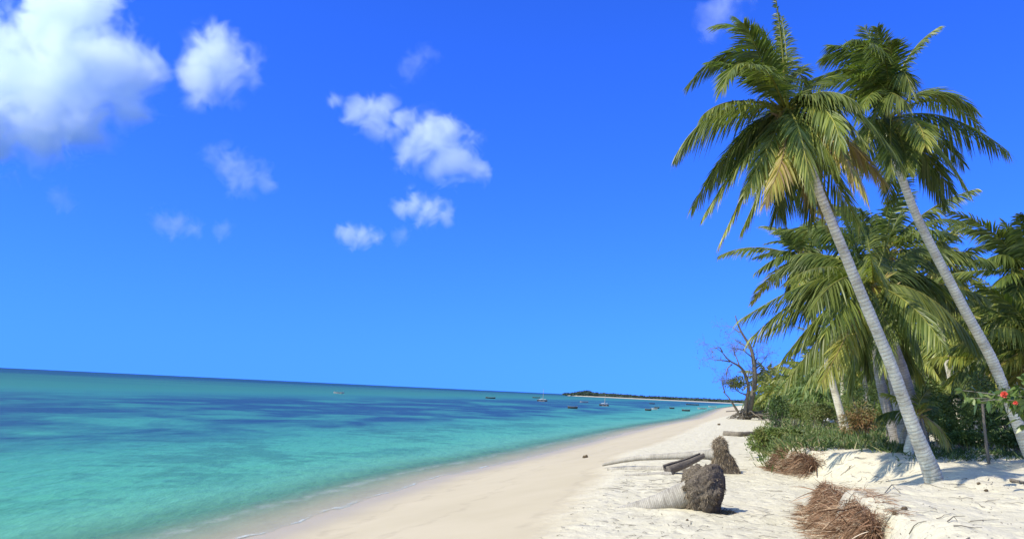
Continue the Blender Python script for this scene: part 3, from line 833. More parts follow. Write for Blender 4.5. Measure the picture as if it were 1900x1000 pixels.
def lily(px, py, seed, label, wpx=40):
    rng = np.random.default_rng(seed)
    b, d = ground(px, py); R = wpx / FPX * d
    mb = MB(); m = 46
    a = rng.uniform(0, 2 * math.pi, m); e = rng.uniform(.35, 1.45, m)
    dirs = np.column_stack([np.cos(a) * np.cos(e), np.sin(a) * np.cos(e), np.sin(e)])
    mb.ribbons(np.column_stack([np.cos(a) * .04, np.sin(a) * .04, np.zeros(m)]), dirs, R * rng.uniform(.7, 1.15, m), R * .085, rng.uniform(.1, .55, m), 6, np.clip(rng.normal(.22, .12, m), 0, .7), (.8, 1, .9, .6, .08), wdir=np.cross(dirs, Z))
    o = mb.obj('spider_lily', M['grass']); o.location = Vector(b)
    tag(o, label, 'plant', 'spiky rosette plants at the sand edge')


for i, (x, y, w, lab) in enumerate([(1634, 826, 34, 'large spiky green rosette beside the thick grey trunk'), (1606, 820, 26, 'spiky rosette left of the large green one'), (1572, 822, 24, 'spiky green rosette at the pale palm stem foot'), (1655, 832, 26, 'dark spiky rosette closest to the thick grey trunk'),
                                     (1540, 824, 22, 'spiky rosette in the middle of the front grass edge'), (1508, 822, 20, 'pale spiky rosette at the left end of the grass edge'), (1590, 802, 24, 'spiky rosette behind, right of the small pale stem'), (1862, 838, 26, 'spiky rosette in shade under the red flowers')]):
    lily(x, y, 60 + i, lab, w)


def grass_cover():
    rng = np.random.default_rng(70); mb = MB()
    poly = np.array([(1402, 838), (1412, 800), (1428, 778), (1480, 764), (1560, 768), (1640, 778), (1690, 800), (1694, 842), (1640, 838), (1580, 832), (1500, 828), (1470, 838), (1440, 846)], float)
    def inside(x, y):
        c = False; j = len(poly) - 1
        for i in range(len(poly)):
            if (poly[i, 1] > y) != (poly[j, 1] > y) and x < (poly[j, 0] - poly[i, 0]) * (y - poly[i, 1]) / (poly[j, 1] - poly[i, 1]) + poly[i, 0]: c = not c
            j = i
        return c
    gp = np.array([ground(x, y)[0] for x, y in poly])
    tri = [(0, i, i + 1) for i in range(1, len(gp) - 1)]
    n = 0; B = []
    while n < 1500:
        x, y = rng.uniform(1400, 1696), rng.uniform(762, 848)
        if inside(x, y):
            p, d = ground(x, y)
            if d < 95: B.append((p, d)); n += 1
    for p, d in B:
        m = 9
        off = np.column_stack([rng.normal(0, .22, m), rng.normal(0, .3 + .006 * d, m), np.zeros(m)])
        b = p + off; b[:, 2] = height(b[:, 0], b[:, 1])
        t0 = np.clip(rng.normal(.44, .2), 0, 1)
        mb.ribbons(b, np.column_stack([rng.normal(0, .6, m), rng.normal(0, .6, m), np.ones(m)]), rng.uniform(.22, .6, m), .022 + .0007 * d, rng.uniform(.1, .7, m), 4, np.clip(t0 + rng.normal(0, .12, m), 0, 1), (.8, 1, .6, .1))
    # shaded strip on the right side under the thicket
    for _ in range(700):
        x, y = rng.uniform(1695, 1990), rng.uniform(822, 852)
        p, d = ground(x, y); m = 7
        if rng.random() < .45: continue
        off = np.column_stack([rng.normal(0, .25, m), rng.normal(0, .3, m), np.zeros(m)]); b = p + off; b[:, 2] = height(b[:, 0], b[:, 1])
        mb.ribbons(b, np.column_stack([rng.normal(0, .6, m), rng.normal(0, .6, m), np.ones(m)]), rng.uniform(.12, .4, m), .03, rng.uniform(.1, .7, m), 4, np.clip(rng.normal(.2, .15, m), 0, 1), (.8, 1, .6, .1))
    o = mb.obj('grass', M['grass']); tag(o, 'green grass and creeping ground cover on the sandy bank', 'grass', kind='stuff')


grass_cover()


def far_forest():
    """the continuous wood behind the countable palms"""
    rng = np.random.default_rng(77); mb = MB()
    spots = []
    for _ in range(230):
        d = rng.uniform(66, 150); px = rng.uniform(1500, 2050)
        spots.append((px, d))
    for _ in range(170):
        d = np.exp(rng.uniform(math.log(120), math.log(1300))); px = rng.uniform(1409 + 900 / d, 1480)
        spots.append((px, d))
    for px, d in spots:
        b = P(px, 760, d); b = on_ground(b[0], b[1])
        H = rng.uniform(4.0, 8.0) * (1 + (.25 if px > 1650 else 0)) * (.62 if px < 1520 else 1); r = rng.uniform(2.2, 4.5)
        n = 420 if d < 150 else 200
        dirs = norm(rng.normal(size=(n, 3))); rr = rng.uniform(.4, 1, n) ** .5
        pos = b + Z * H * .55 + dirs * rr[:, None] * np.array([r, r, H * .5])
        pos[:, 2] = np.maximum(pos[:, 2], b[2] + .1)
        s = .16 + d * .0028
        mb.ribbons(pos, dirs + rng.normal(0, .6, (n, 3)) + np.array([0, 0, -.3]), s * rng.uniform(1.2, 2.6, n), s * .42, .6, 3, np.clip(rng.normal(.2, .14, n) + rng.normal(0, .06), 0, .6), (.4, 1, .1))
    o = mb.obj('forest', M['leaf']); tag(o, 'green wood of palms and bushes far behind the beach', 'forest', kind='stuff')


far_forest()


# ------------------------------------------------------------------ red-flowered shrub at the right edge
def hibiscus():
    rng = np.random.default_rng(81)
    d0 = 15.5
    b = P(1996, 880, d0); b = on_ground(b[0], b[1])
    root = thing('flowering_shrub', 'broad-leaved shrub with two red flowers reaching in from the right edge', 'shrub', b)
    sb = MB(); lb = MB()
    ends = [(1785, 724), (1800, 738), (1812, 745), (1835, 748), (1850, 742), (1868, 738), (1880, 752), (1868, 768), (1890, 765), (1862, 726), (1895, 735), (1905, 745), (1835, 732), (1888, 778), (1900, 705), (1915, 720), (1905, 790), (1930, 700), (1940, 760), (1930, 730), (1890, 718), (1876, 732), (1898, 758)]
    hub = P(1975, 760, d0)
    sb.tube(bez(b - Z * .1, b * .5 + hub * .5 + np.array([.08, 0, 0]), hub, 10) - b, np.linspace(.05, .03, 10), 7, .5)
    for e in ends:
        dd = d0 + rng.uniform(-.5, .5)
        E = P(e[0], e[1], dd); md = hub * .5 + E * .5 + np.array([0, 0, rng.uniform(.02, .14)])
        pts = bez(hub, md, E, 12)
        sb.tube(pts - b, np.linspace(.014, .004, 12), 5, rng.uniform(.4, .8))
        m = 16
        t = rng.uniform(.4, 1, m); t[:3] = 1
        pos = np.stack([np.interp(t, np.linspace(0, 1, 12), pts[:, c]) for c in range(3)], -1)
        dr = norm(rng.normal(size=(m, 3)) + norm(E - hub) * .8 + np.array([0, -.3, -.15]))
        lb.ribbons(pos - b, dr, rng.uniform(.13, .25, m), rng.uniform(.06, .11, m), .35, 5, np.clip(rng.normal(.3, .25, m), 0, 1), (.2, .9, 1, .7, .05))
    sb.obj('stem', M['twig'], root); lb.obj('foliage', M['broad'], root)
    for (x, y, r) in ((1863, 731, .062), (1884, 747, .042)):
        fb = MB(); c = P(x, y, d0 - .45); m = 16
        a = np.linspace(0, 2 * math.pi, m, endpoint=False)
        ax = norm(CAM - c + np.array([-3, 2, 6.])); s1 = norm(np.cross(ax, Z)); s2 = np.cross(ax, s1)
        for lay, q in ((1.0, .25), (.75, .9)):
            dr = np.cos(a)[:, None] * s1 + np.sin(a)[:, None] * s2 + ax * q + rng.normal(0, .3, (m, 3))
            fb.ribbons(np.repeat((c - b)[None], m, 0), dr, r * lay * 1.1, r * .8, .15, 5, 0, (.3, .9, 1, .8, .2), wdir=np.cross(dr, ax))
        fb.obj('flower', M['red'], root)


hibiscus()


# thin grey pole-like sapling in the shaded thicket
def sapling():
    b, d = ground(1836, 860)
    top = P(1823, 745, d)
    root = thing('sapling', 'thin bare grey sapling stem standing in the shaded sand', 'sapling', b)
    mb = MB(); mid = b * .5 + top * .5 + np.array([-.03, 0, 0])
    mb.tube(bez(b - Z * .1, mid, top, 14) - b, np.linspace(.045, .035, 14), 8, .2, wob=.1, seed=4); mb.obj('trunk', M['twig'], root)
    rng = np.random.default_rng(4); lb = MB()
    leaf_cloud(lb, top + Z * .35, (.7, .6, .5), 500, rng, .12, .1)
    lb.v = [v - b for v in lb.v]; lb.obj('foliage', M['leaf'], root)


sapling()


# ------------------------------------------------------------------ dead tree on the beach
def zD(x, y): return (1300 + x * .3, 560 + y * .3)


def dead_tree():
    rng = np.random.default_rng(90)
    bp, d = ground(1386, 778)
    d = min(max(d, 80), 115)
    bp = P(1386, 778, d); bp = on_ground(bp[0], bp[1])
    root = thing('dead_tree', 'bare grey dead tree with forked trunk and exposed roots on the beach', 'tree', bp)
    def W(x, y, dz=0): return P(*zD(x, y), d + dz)
    def smoothpath(p, n=40):
        p = np.array(p); seg = np.concatenate([[0], np.cumsum(np.linalg.norm(np.diff(p, axis=0), axis=1))]); l = np.linspace(0, seg[-1], n)
        q = np.stack([np.interp(l, seg, p[:, c]) for c in range(3)], -1)
        for _ in range(3): q[1:-1] = .25 * q[:-2] + .5 * q[1:-1] + .25 * q[2:]
        return q
    tb = MB()
    main = smoothpath([W(285, 730), W(296, 690), W(312, 620), W(330, 540), W(336, 470), W(332, 400), W(326, 340), W(314, 290), W(285, 240), W(252, 190), W(232, 145), W(214, 85)])
    tb.tube(main - bp, np.interp(np.linspace(0, 1, 40), [0, .1, .5, .7, 1], [.5, .38, .30, .22, .07]), 10, .4, wob=.15, seed=1)
    left = smoothpath([W(268, 725, -.5), W(276, 680, -.5), W(284, 610, -.5), W(290, 580, -.8), W(300, 530, -1), W(285, 480, -1), W(268, 430, -1.2), W(240, 395, -1.5), W(205, 380, -2), W(160, 350, -2.4), W(135, 310, -2.6), W(95, 285, -3)])
    tb.tube(left - bp, np.interp(np.linspace(0, 1, 40), [0, .1, .5, .7, 1], [.32, .25, .2, .13, .03]), 9, .3, wob=.15, seed=2)
    lean = smoothpath([W(250, 715, -1), W(225, 670, -1.2), W(190, 615, -1.5), W(165, 580, -1.6), W(140, 555, -1.8)], 26)
    tb.tube(lean - bp, np.linspace(.2, .05, 26), 8, .4, wob=.15, seed=3)
    tb.obj('trunk', M['deadwood'], root)
    limbs = [[W(322, 345), W(290, 320, -.6), W(255, 292, -1), W(215, 288, -1.4), W(180, 284, -1.6)], [W(316, 300), W(290, 280, .5), W(255, 262, 1), W(225, 250, 1.2)], [W(322, 280), W(340, 245, .3), W(352, 210, .6)], [W(335, 380), W(350, 340, .5), W(346, 315, .6)],
             [W(195, 385, -2), W(165, 410, -2.2), W(158, 450, -2.4), W(160, 490, -2.5)], [W(180, 370, -2), W(130, 360, -2.5), W(90, 362, -3), W(60, 350, -3)], [W(285, 575, -.7), W(240, 560, -1), W(200, 520, -1.2), W(180, 480, -1.3)], [W(336, 420), W(370, 390, .8), W(400, 350, 1.2), W(412, 330, 1.3)], [W(330, 470), W(365, 440, .6), W(395, 400, 1)],
             [W(252, 190), W(225, 180, .4), W(190, 150, .8)], [W(240, 395, -1.5), W(220, 340, -1.3), W(200, 300, -1.2), W(190, 260, -1)], [W(135, 310, -2.6), W(120, 280, -2.8), W(60, 290, -3.2)], [W(150, 560, -1.7), W(135, 510, -1.9), W(130, 470, -2)], [W(285, 480, -1), W(300, 440, -.6), W(300, 400, -.4)]]
    tw = MB(); leafpos = []
    for L in limbs:
        q = smoothpath(L, 18); bb = MB(); bb.tube(q - bp, np.linspace(.11, .025, 18), 6, .3, wob=.15, seed=5); bb.obj('limb', M['deadwood'], root)
    def twig(p, dr, ln, r, depth):
        n = 7; pts = [p]
        dd = dr.copy()
        for _ in range(n - 1):
            dd = norm(dd + rng.normal(0, .22, 3)); pts.append(pts[-1] + dd * ln / (n - 1))
        pts = np.array(pts); tw.tube(pts - bp, np.linspace(r, r * .35, n), 4, .3, caps=False)
        if depth > 0:
            for _ in range(4):
                i = rng.integers(1, n); twig(pts[i], norm(dd + rng.normal(0, .75, 3)), ln * .6, r * .6, depth - 1)
        else:
            leafpos.append(pts[-1])
    for L in limbs:
        q = smoothpath(L, 10)
        for i in rng.integers(3, 10, 5):
            twig(q[i], norm(q[min(i + 1, 9)] - q[max(i - 2, 0)] + rng.normal(0, .4, 3)), rng.uniform(1.2, 2.3), .022, 2)
    tw.obj('twig', M['deadwood'], root)
    fb = MB()
    leaf_cloud(fb, W(212, 505, -1.2), (1.8, 1.3, 1.6), 1100, rng, .3, .42, lobes=9)
    leaf_cloud(fb, W(150, 505, -1.6), (1.0, 1.0, 1.0), 110, rng, .22, .3, lobes=5)
    lp = np.array(leafpos); pick = lp[rng.random(len(lp)) < .35]
    fb.ribbons(pick, rng.normal(size=(len(pick), 3)), .22, .10, .2, 3, .3, (.3, 1, .1))
    fb.v = [v - bp for v in fb.v]; fb.obj('foliage', M['leaf'], root)
    rb = MB()
    for i in range(34):
        a = rng.uniform(0, 2 * math.pi); ln = rng.uniform(1.5, 5.0) * (1.4 if math.cos(a) > 0 else .8)
        s0 = bp + np.array([rng.normal(0, .4), rng.normal(0, .3), rng.uniform(.3, 1.4)])
        e = bp + np.array([math.cos(a) * ln, math.sin(a) * ln * .5, 0]); e[2] = height(e[0], e[1]) + rng.uniform(-.1, .25)
        md = s0 * .5 + e * .5 + np.array([0, 0, rng.uniform(.0, .5)])
        q = bez(s0, md, e, 14); q[1:-1] += rng.normal(0, .08, (12, 3))
        rb.tube(q - bp, np.linspace(rng.uniform(.1, .2), .03, 14), 6, .3, wob=.2, seed=i)
    rb.obj('root', M['deadwood'], root)


dead_tree()


# ------------------------------------------------------------------ fallen palms and drift logs
def blob(C, ax, r_ax, r_rad, rng, seed, flat=.0, n=64, m=44):
    """knobbly root plate: ellipsoid of revolution about ax, displaced"""
    ax = norm(ax); s1 = norm(np.cross(ax, Z)); s2 = np.cross(s1, ax)
    th = np.linspace(0, 2 * math.pi, n, endpoint=False); ph = np.linspace(0, math.pi, m)
    TH, PH = np.meshgrid(th, ph, indexing='xy')
    ca, sa = np.cos(PH), np.sin(PH)
    prof = np.abs(sa) ** .72
    ca = np.sign(ca) * np.abs(ca) ** .8
    cx, sx = np.cos(TH), np.sin(TH)
    d1 = fbm(cx * 1.6 + ca * 1.3 + 5, sx * 1.6 - ca * .9, seed, 4); d2 = fbm(cx * 6 + ca * 5, sx * 6 - ca * 4, seed + 7, 3)
    R = 1 + .30 * d1 + .26 * d2
    V = C + ax * (ca * r_ax * R)[..., None] + (s1 * (cx * prof * r_rad * R)[..., None] + s2 * (sx * prof * r_rad * R)[..., None])
    i = np.arange(m - 1)[:, None] * n; j = np.arange(n)[None]; k = (j + 1) % n
    F = np.stack([i + j, i + n + j, i + n + k, i + k], -1).reshape(-1, 4)
    return V.reshape(-1, 3), F


def hair(mb, V, C, n, rng, ln, w, tint, down=.5):
    idx = rng.integers(0, len(V), n); p = V[idx] + rng.normal(0, .01, (n, 3))
    out = norm(p - C)
    d = norm(out * rng.uniform(.3, 1, (n, 1)) + rng.normal(0, .5, (n, 3)) - Z * down)
    mb.ribbons(p - out * .02, d, ln * rng.uniform(.35, 1.3, n), w, rng.uniform(.1, .6, n), 4, np.clip(rng.normal(tint, .22, n), 0, 1), (1, .9, .6, .15))


def fallen_front():
    rng = np.random.default_rng(120)
    foot, d = ground(1296, 944)
    base = foot
    C = P(1303, 905, d + .15)
    root = thing('fallen_palm', 'fallen palm stump nearest the viewer, cone of ringed trunk with round dark root ball', 'fallen palm', base, 'fallen palm trunks on the sand')
    tipg, dt = ground(1150, 941)
    axis = norm(C - tipg)
    # trunk: from the root ball, going down into the sand
    p0 = C + axis * .12; p1 = tipg - Z * .12 - axis * .25
    n = 60; t = np.linspace(0, 1, n)
    pts = p0 * (1 - t)[:, None] + p1 * t[:, None]
    pts[:, 2] += -.05 * np.sin(t * math.pi)
    L = np.linalg.norm(p1 - p0)
    tb = MB(); tb.tube(pts - base, np.interp(t, [0, .1, .25, .5, 1], [.30, .31, .27, .2, .12]) * (1 + .02 * ((t * L / .07) % 1)), 24, t * L, wob=.04, seed=2)
    tb.obj('trunk', M['log'], root)
    ax2 = norm(np.array([1.0, -.35, .05]))
    V, F = blob(C + np.array([.02, 0, -.02]), ax2, .40, .505, rng, 3)
    rb = MB(); rb.add(V - base, F); rp = rb.obj('root_ball', M['root'], root)
    hb = MB(); hair(hb, V - base, C - base, 4200, rng, .06, .009, .42, .2)
    hair(hb, V[(V[:, 0] < C[0])] - base, C - base, 3600, rng, .055, .009, .85, .1)  # paler fibres on the left put the sunlit side into the colour
    # spill of roots on the sand to the right
    m = 260; q = np.column_stack([rng.uniform(.3, .75, m), rng.normal(.05, .16, m), np.zeros(m)]) + base; q[:, 2] = height(q[:, 0], q[:, 1]) + .01
    hb.ribbons(q - base, np.column_stack([rng.normal(.8, .6, m), rng.normal(0, .8, m), rng.uniform(0, .5, m)]), rng.uniform(.06, .2, m), .013, .3, 4, np.clip(rng.normal(.4, .25, m), 0, 1), (1, .8, .5, .1))
    hb.obj('root_fibre', M['fibre'], rp)


def fallen_second():
    rng = np.random.default_rng(121)
    foot, d = ground(1343, 876)
    base = foot
    root = thing('fallen_palm', 'fallen palm with tall hairy root plate and long pale trunk behind the front stump', 'fallen palm', base, 'fallen palm trunks on the sand')
    top = P(1338, 812, d)
    H = top[2] - base[2]
    C = base + Z * H * .5 + np.array([-.12, 0, 0])
    # upright plate: column widening to a skirt on the right
    n, m = 40, 40; th = np.linspace(0, 2 * math.pi, n, endpoint=False); zz = np.linspace(0, 1, m)
    TH, ZZ = np.meshgrid(th, zz, indexing='xy')
    w = np.interp(ZZ, [0, .12, .35, .6, .85, .95, 1], [.34, .31, .25, .22, .20, .15, .02]) * (1 + .35 * fbm(np.cos(TH) * 2 + 3, ZZ * 4 + np.sin(TH) * 2, 4, 3))
    sk = np.interp(ZZ, [0, .2, .5, .62, .8, 1], [.30, .24, .14, .03, 0, 0]) * np.maximum(0, np.cos(TH))
    V = np.stack([C[0] + np.cos(TH) * w + sk * 1.2, C[1] + np.sin(TH) * w * 1.2, base[2] - .08 + ZZ * (H + .08)], -1).reshape(-1, 3)
    i = np.arange(m - 1)[:, None] * n; j = np.arange(n)[None]; k = (j + 1) % n
    F = np.stack([i + j, i + k, i + n + k, i + n + j], -1).reshape(-1, 4)
    rb = MB(); rb.add(V - base, F); rp = rb.obj('root_ball', M['root'], root)
    hb = MB(); hair(hb, V - base, C - base, 6500, rng, .11, .012, .5, .8)
    sel = V[(V[:, 2] > base[2] + H * .8)]; hair(hb, sel - base, C - base, 700, rng, .12, .016, .9, .1)
    hb.obj('root_fibre', M['fibre'], rp)
    path = [(1330, 843), (1305, 843), (1270, 845), (1225, 847), (1185, 849), (1158, 853), (1140, 857), (1118, 862)]
    pts = np.array([P(x, y, d + .2 + .012 * (1330 - x)) for x, y in path])
    t = np.linspace(0, 1, 90); tt = np.linspace(0, 1, len(path))
    q = np.stack([np.interp(t, tt, pts[:, c]) for c in range(3)], -1)
    for _ in range(6): q[1:-1] = .25 * q[:-2] + .5 * q[1:-1] + .25 * q[2:]
    tb = MB(); L = np.linalg.norm(pts[-1] - pts[0])
    tb.tube(q - base, np.interp(t, [0, .08, .3, .7, 1], [.24, .17, .115, .09, .05]), 16, t * L, wob=.04, seed=6); tb.obj('trunk', M['log'], root)


def lying_log(label, pxs, r0, r1, mat, name='log', group=None, lift=.0, seed=0):
    g = [ground(x, y)[0] for x, y in pxs]
    pts = np.array(g); pts[:, 2] += lift
    b = pts.mean(0); b[2] = height(b[0], b[1])
    t = np.linspace(0, 1, 50); tt = np.linspace(0, 1, len(pts))
    q = np.stack([np.interp(t, tt, pts[:, c]) for c in range(3)], -1)
    for _ in range(8): q[1:-1] = .25 * q[:-2] + .5 * q[1:-1] + .25 * q[2:]
    mb = MB(); mb.tube(q - b, np.linspace(r0, r1, 50), 14, t * np.linalg.norm(pts[-1] - pts[0]), wob=.12, seed=seed)
    o = mb.obj(name, M[mat]); o.location = Vector(b); tag(o, label, 'log', group); return o


def hollow_log():
    """split dark piece of driftwood, propped on one end"""
    rng = np.random.default_rng(123)
    foot, d = ground(1246, 878)
    base = foot
    d -= .2
    A = P(1240, 868, d); Bq = P(1303, 843, d + .6)
    u = norm(Bq - A); L = np.linalg.norm(Bq - A)
    s1 = norm(np.cross(u, Z)); s2 = np.cross(s1, u)
    n, m = 30, 18; t = np.linspace(-.04, 1, n); th = np.linspace(math.radians(150), math.radians(395), m)
    outer = []; inner = []
    for a in t:
        r = np.interp(a, [0, .15, .7, 1], [.20, .20, .16, .12])
        wob = 1 + .25 * vnoise(th * 1.4 + 2, np.full(m, a * 6), 3)
        c = A + u * L * a - Z * .03 * math.sin(a * 3)
        outer.append(c + (np.cos(th)[:, None] * s1 + np.sin(th)[:, None] * s2) * (r * wob)[:, None])
        inner.append(c + (np.cos(th)[:, None] * s1 + np.sin(th)[:, None] * s2) * (r * wob * .72)[:, None])
    V = np.concatenate([np.array(outer), np.array(inner)[:, ::-1]], 1)      # closed section
    k = 2 * m; V = V.reshape(-1, 3)
    i = np.arange(n - 1)[:, None] * k; j = np.arange(k)[None]; kk = (j + 1) % k
    F = np.stack([i + j, i + kk, i + k + kk, i + k + j], -1).reshape(-1, 4)
    mb = MB(); mb.add(V - base, F)
    caps = []
    for e in (0, n - 1):
        for q in range(m - 1): caps.append([e * k + q, e * k + q + 1, e * k + k - 2 - q, e * k + k - 1 - q])
    mb.add(V - base, np.array(caps), 0, False)
    # stump of a broken branch that props the left end
    mb.tube(np.array([A - base + u * .1, A - base - Z * .16 + np.array([.08, -.04, 0]), A - base + np.array([.12, -.05, -.36])]), [.15, .12, .07], 9, 0, wob=.2, seed=8)
    hb = mb.obj('driftwood', M['driftwood']); hb.location = Vector(base)
    tag(hb, 'dark split hollow driftwood log propped against the pale fallen trunk', 'driftwood')


fallen_front(); fallen_second(); hollow_log()
lying_log('half-buried pale palm log lying behind the front root ball', [(1128, 872), (1180, 871), (1240, 872), (1300, 873)], .07, .15, 'log', 'fallen_log', 'fallen palm trunks on the sand', .02, 3)
lying_log('thin grey log half sunk in sand left of the hollow driftwood', [(1158, 882), (1200, 881), (1245, 880)], .04, .10, 'log', 'fallen_log', 'fallen palm trunks on the sand', .0, 4)
lying_log('weathered grey log on the sand beyond the hairy root plate', [(1344, 808), (1372, 809), (1400, 807), (1424, 804)], .21, .13, 'deadwood', 'fallen_log', None, .12, 5)
lying_log('pale bleached log on the upper beach behind the dead tree roots', [(1393, 762), (1405, 765), (1418, 762)], .5, .3, 'palewood', 'fallen_log', None, .3, 6)
lying_log('thin dark log on the sand left of the dead tree', [(1348, 764), (1362, 763), (1374, 762)], .2, .12, 'deadwood', 'fallen_log', None, .15, 7)
lying_log('short dark stick lying on the sand at the right edge', [(1876, 893), (1890, 896), (1908, 899)], .035, .03, 'deadwood', 'fallen_stick', None, .03, 8)


# exposed red-brown palm roots on the bank edge
def root_clump(label, outline, seed, n, thick, ln, dmin=None):
    """outline: px points along the upper lip of the bank from which roots hang; each with (px, py_top, px_foot, py_foot)"""
    rng = np.random.default_rng(seed)
    tops = []; foots = []
    for a in outline:
        f, df = ground(a[2], a[3])
        tops.append(P(a[0], a[1], df - .12)); foots.append(f)
    tops = np.array(tops); foots = np.array(foots)
    base = foots.mean(0); base[2] = height(base[0], base[1])
    k = len(tops)
    mb = MB()
    # soil core that carries the roots
    m2 = 26; V = []
    for i in range(60):
        q = i / 59 * (k - 1); j = min(int(q), k - 2); f = q - j
        tp = tops[j] * (1 - f) + tops[j + 1] * f; ft = foots[j] * (1 - f) + foots[j + 1] * f
        for v in np.linspace(0, 1, m2):
            bulge = .08 * math.sin(v * math.pi) ; p = tp * (1 - v) + ft * v
            p = p + np.array([-.8, -.6, 0]) * bulge + np.array([0, 0, -.06]) * (1 - v) + np.array([-1, -1, .6]) * .10 * float(fbm(i * .25, v * 5, seed, 3))
            if v > .99: p[2] -= .1
            V.append(p)
    V = np.array(V); ii = np.arange(59)[:, None] * m2 + np.arange(m2 - 1)[None]
    F = np.stack([ii, ii + m2, ii + m2 + 1, ii + 1], -1).reshape(-1, 4)
    # back of the core, closed into the bank
    Vb = V.reshape(60, m2, 3)[:, [0, -1]] + np.array([.5, .25, -.55]); Vb = Vb.reshape(-1, 3)
    core = MB(); core.add(V - base, F)
    top_i = np.arange(60) * m2; nb = len(V)
    core.add(np.vstack([V[top_i], Vb[0::2]]) - base, np.array([[q, q + 1, 60 + q + 1, 60 + q] for q in range(59)]))
    root = thing('root_clump', label, 'exposed roots', base, 'exposed root clumps on the bank')
    core.obj('soil', M['rootsoil'], root)
    q = rng.random(n) * (k - 1); j = np.minimum(q.astype(int), k - 2); f = (q - j)[:, None]
    v = rng.random(n)[:, None] ** 1.1
    tp = tops[j] * (1 - f) + tops[j + 1] * f; ft = foots[j] * (1 - f) + foots[j + 1] * f
    p = tp * (1 - v) + ft * v + np.array([-.8, -.6, 0]) * .08 * np.sin(v * math.pi) + rng.normal(0, .035, (n, 3))
    down = norm(ft - tp)
    out = np.array([-.75, -.55, .25])
    dr = norm(down * rng.uniform(.3, 1.0, (n, 1)) + out * rng.uniform(.0, .5, (n, 1)) + rng.normal(0, .38, (n, 3)))
    up = rng.random(n) < .12
    dr[up] = norm(np.array([-.3, -.2, .6]) + rng.normal(0, .4, (up.sum(), 3)))
    mb.ribbons(p - base, dr, ln * rng.uniform(.35, 1.35, n), thick * rng.uniform(.6, 1.4, n), rng.uniform(.0, .55, n), 5, np.clip(rng.normal(.30, .24, n) + .25 * v[:, 0] + .5 * vnoise(q * 2.2, v[:, 0] * 3, 5), 0, 1), (1, .9, .7, .4, .1))
    # a few thick old roots among the fine ones
    m = n // 45; q = rng.random(m) * (k - 1); j = np.minimum(q.astype(int), k - 2); f = (q - j)[:, None]; v2 = rng.random(m)[:, None] * .7
    p2 = (tops[j] * (1 - f) + tops[j + 1] * f) * (1 - v2) + (foots[j] * (1 - f) + foots[j + 1] * f) * v2
    mb.ribbons(p2 - base, norm(np.array([-.5, -.4, -.6]) + rng.normal(0, .45, (m, 3))), rng.uniform(.3, .8, m) * ln / .24, thick * 2.6, rng.uniform(0, .5, m), 7, np.clip(rng.normal(.25, .35, m), 0, 1), (1, .9, .7, .5, .2))
    # runners over the sand at the foot
    m = n // 7; q = rng.random(m) * (k - 1); j = np.minimum(q.astype(int), k - 2); f = (q - j)[:, None]
    ft = foots[j] * (1 - f) + foots[j + 1] * f + np.column_stack([rng.uniform(-.28, .12, m), rng.normal(0, .2, m), np.zeros(m)])
    ft[:, 2] = height(ft[:, 0], ft[:, 1]) + .015
    mb.ribbons(ft - base, np.column_stack([rng.normal(-.7, .6, m), rng.normal(-.2, .5, m), rng.uniform(0, .25, m)]), rng.uniform(.1, .45, m), thick, rng.uniform(.05, .3, m), 5, np.clip(rng.normal(.6, .25, m), 0, 1), (1, .9, .7, .4, .1))
    # runners up over the top of the bank
    m = n // 16; q = rng.random(m) * (k - 1); j = np.minimum(q.astype(int), k - 2); f = (q - j)[:, None]
    tp = tops[j] * (1 - f) + tops[j + 1] * f + np.column_stack([rng.uniform(-.05, .4, m), rng.normal(0, .15, m), np.zeros(m)])
    tp[:, 2] = np.maximum(height(tp[:, 0], tp[:, 1]) + .01, tp[:, 2] - .03)
    mb.ribbons(tp - base, np.column_stack([rng.normal(.5, .7, m), rng.normal(0, .6, m), rng.uniform(-.05, .35, m)]), rng.uniform(.1, .4, m), thick * .8, rng.uniform(.1, .4, m), 5, np.clip(rng.normal(.6, .25, m), 0, 1), (1, .9, .7, .4, .1))
    mb.obj('root', M['rootred'], root)


M['rootsoil'] = wood_mat('root_soil', (.075, .045, .028), (.17, .11, .07), (6, 6, 6), 6)
root_clump('large red-brown mat of exposed roots hanging off the near sand bank', [(1528, 895, 1512, 938), (1545, 906, 1506, 958), (1568, 917, 1520, 980), (1592, 932, 1552, 998), (1614, 950, 1594, 1010), (1626, 972, 1624, 1014)], 131, 9500, .011, .24)
root_clump('smaller brown mat of exposed roots below the green bank bushes', [(1448, 832, 1428, 866), (1466, 834, 1440, 869), (1488, 838, 1462, 870), (1506, 848, 1490, 871), (1516, 858, 1506, 871)], 132, 5200, .015, .30)


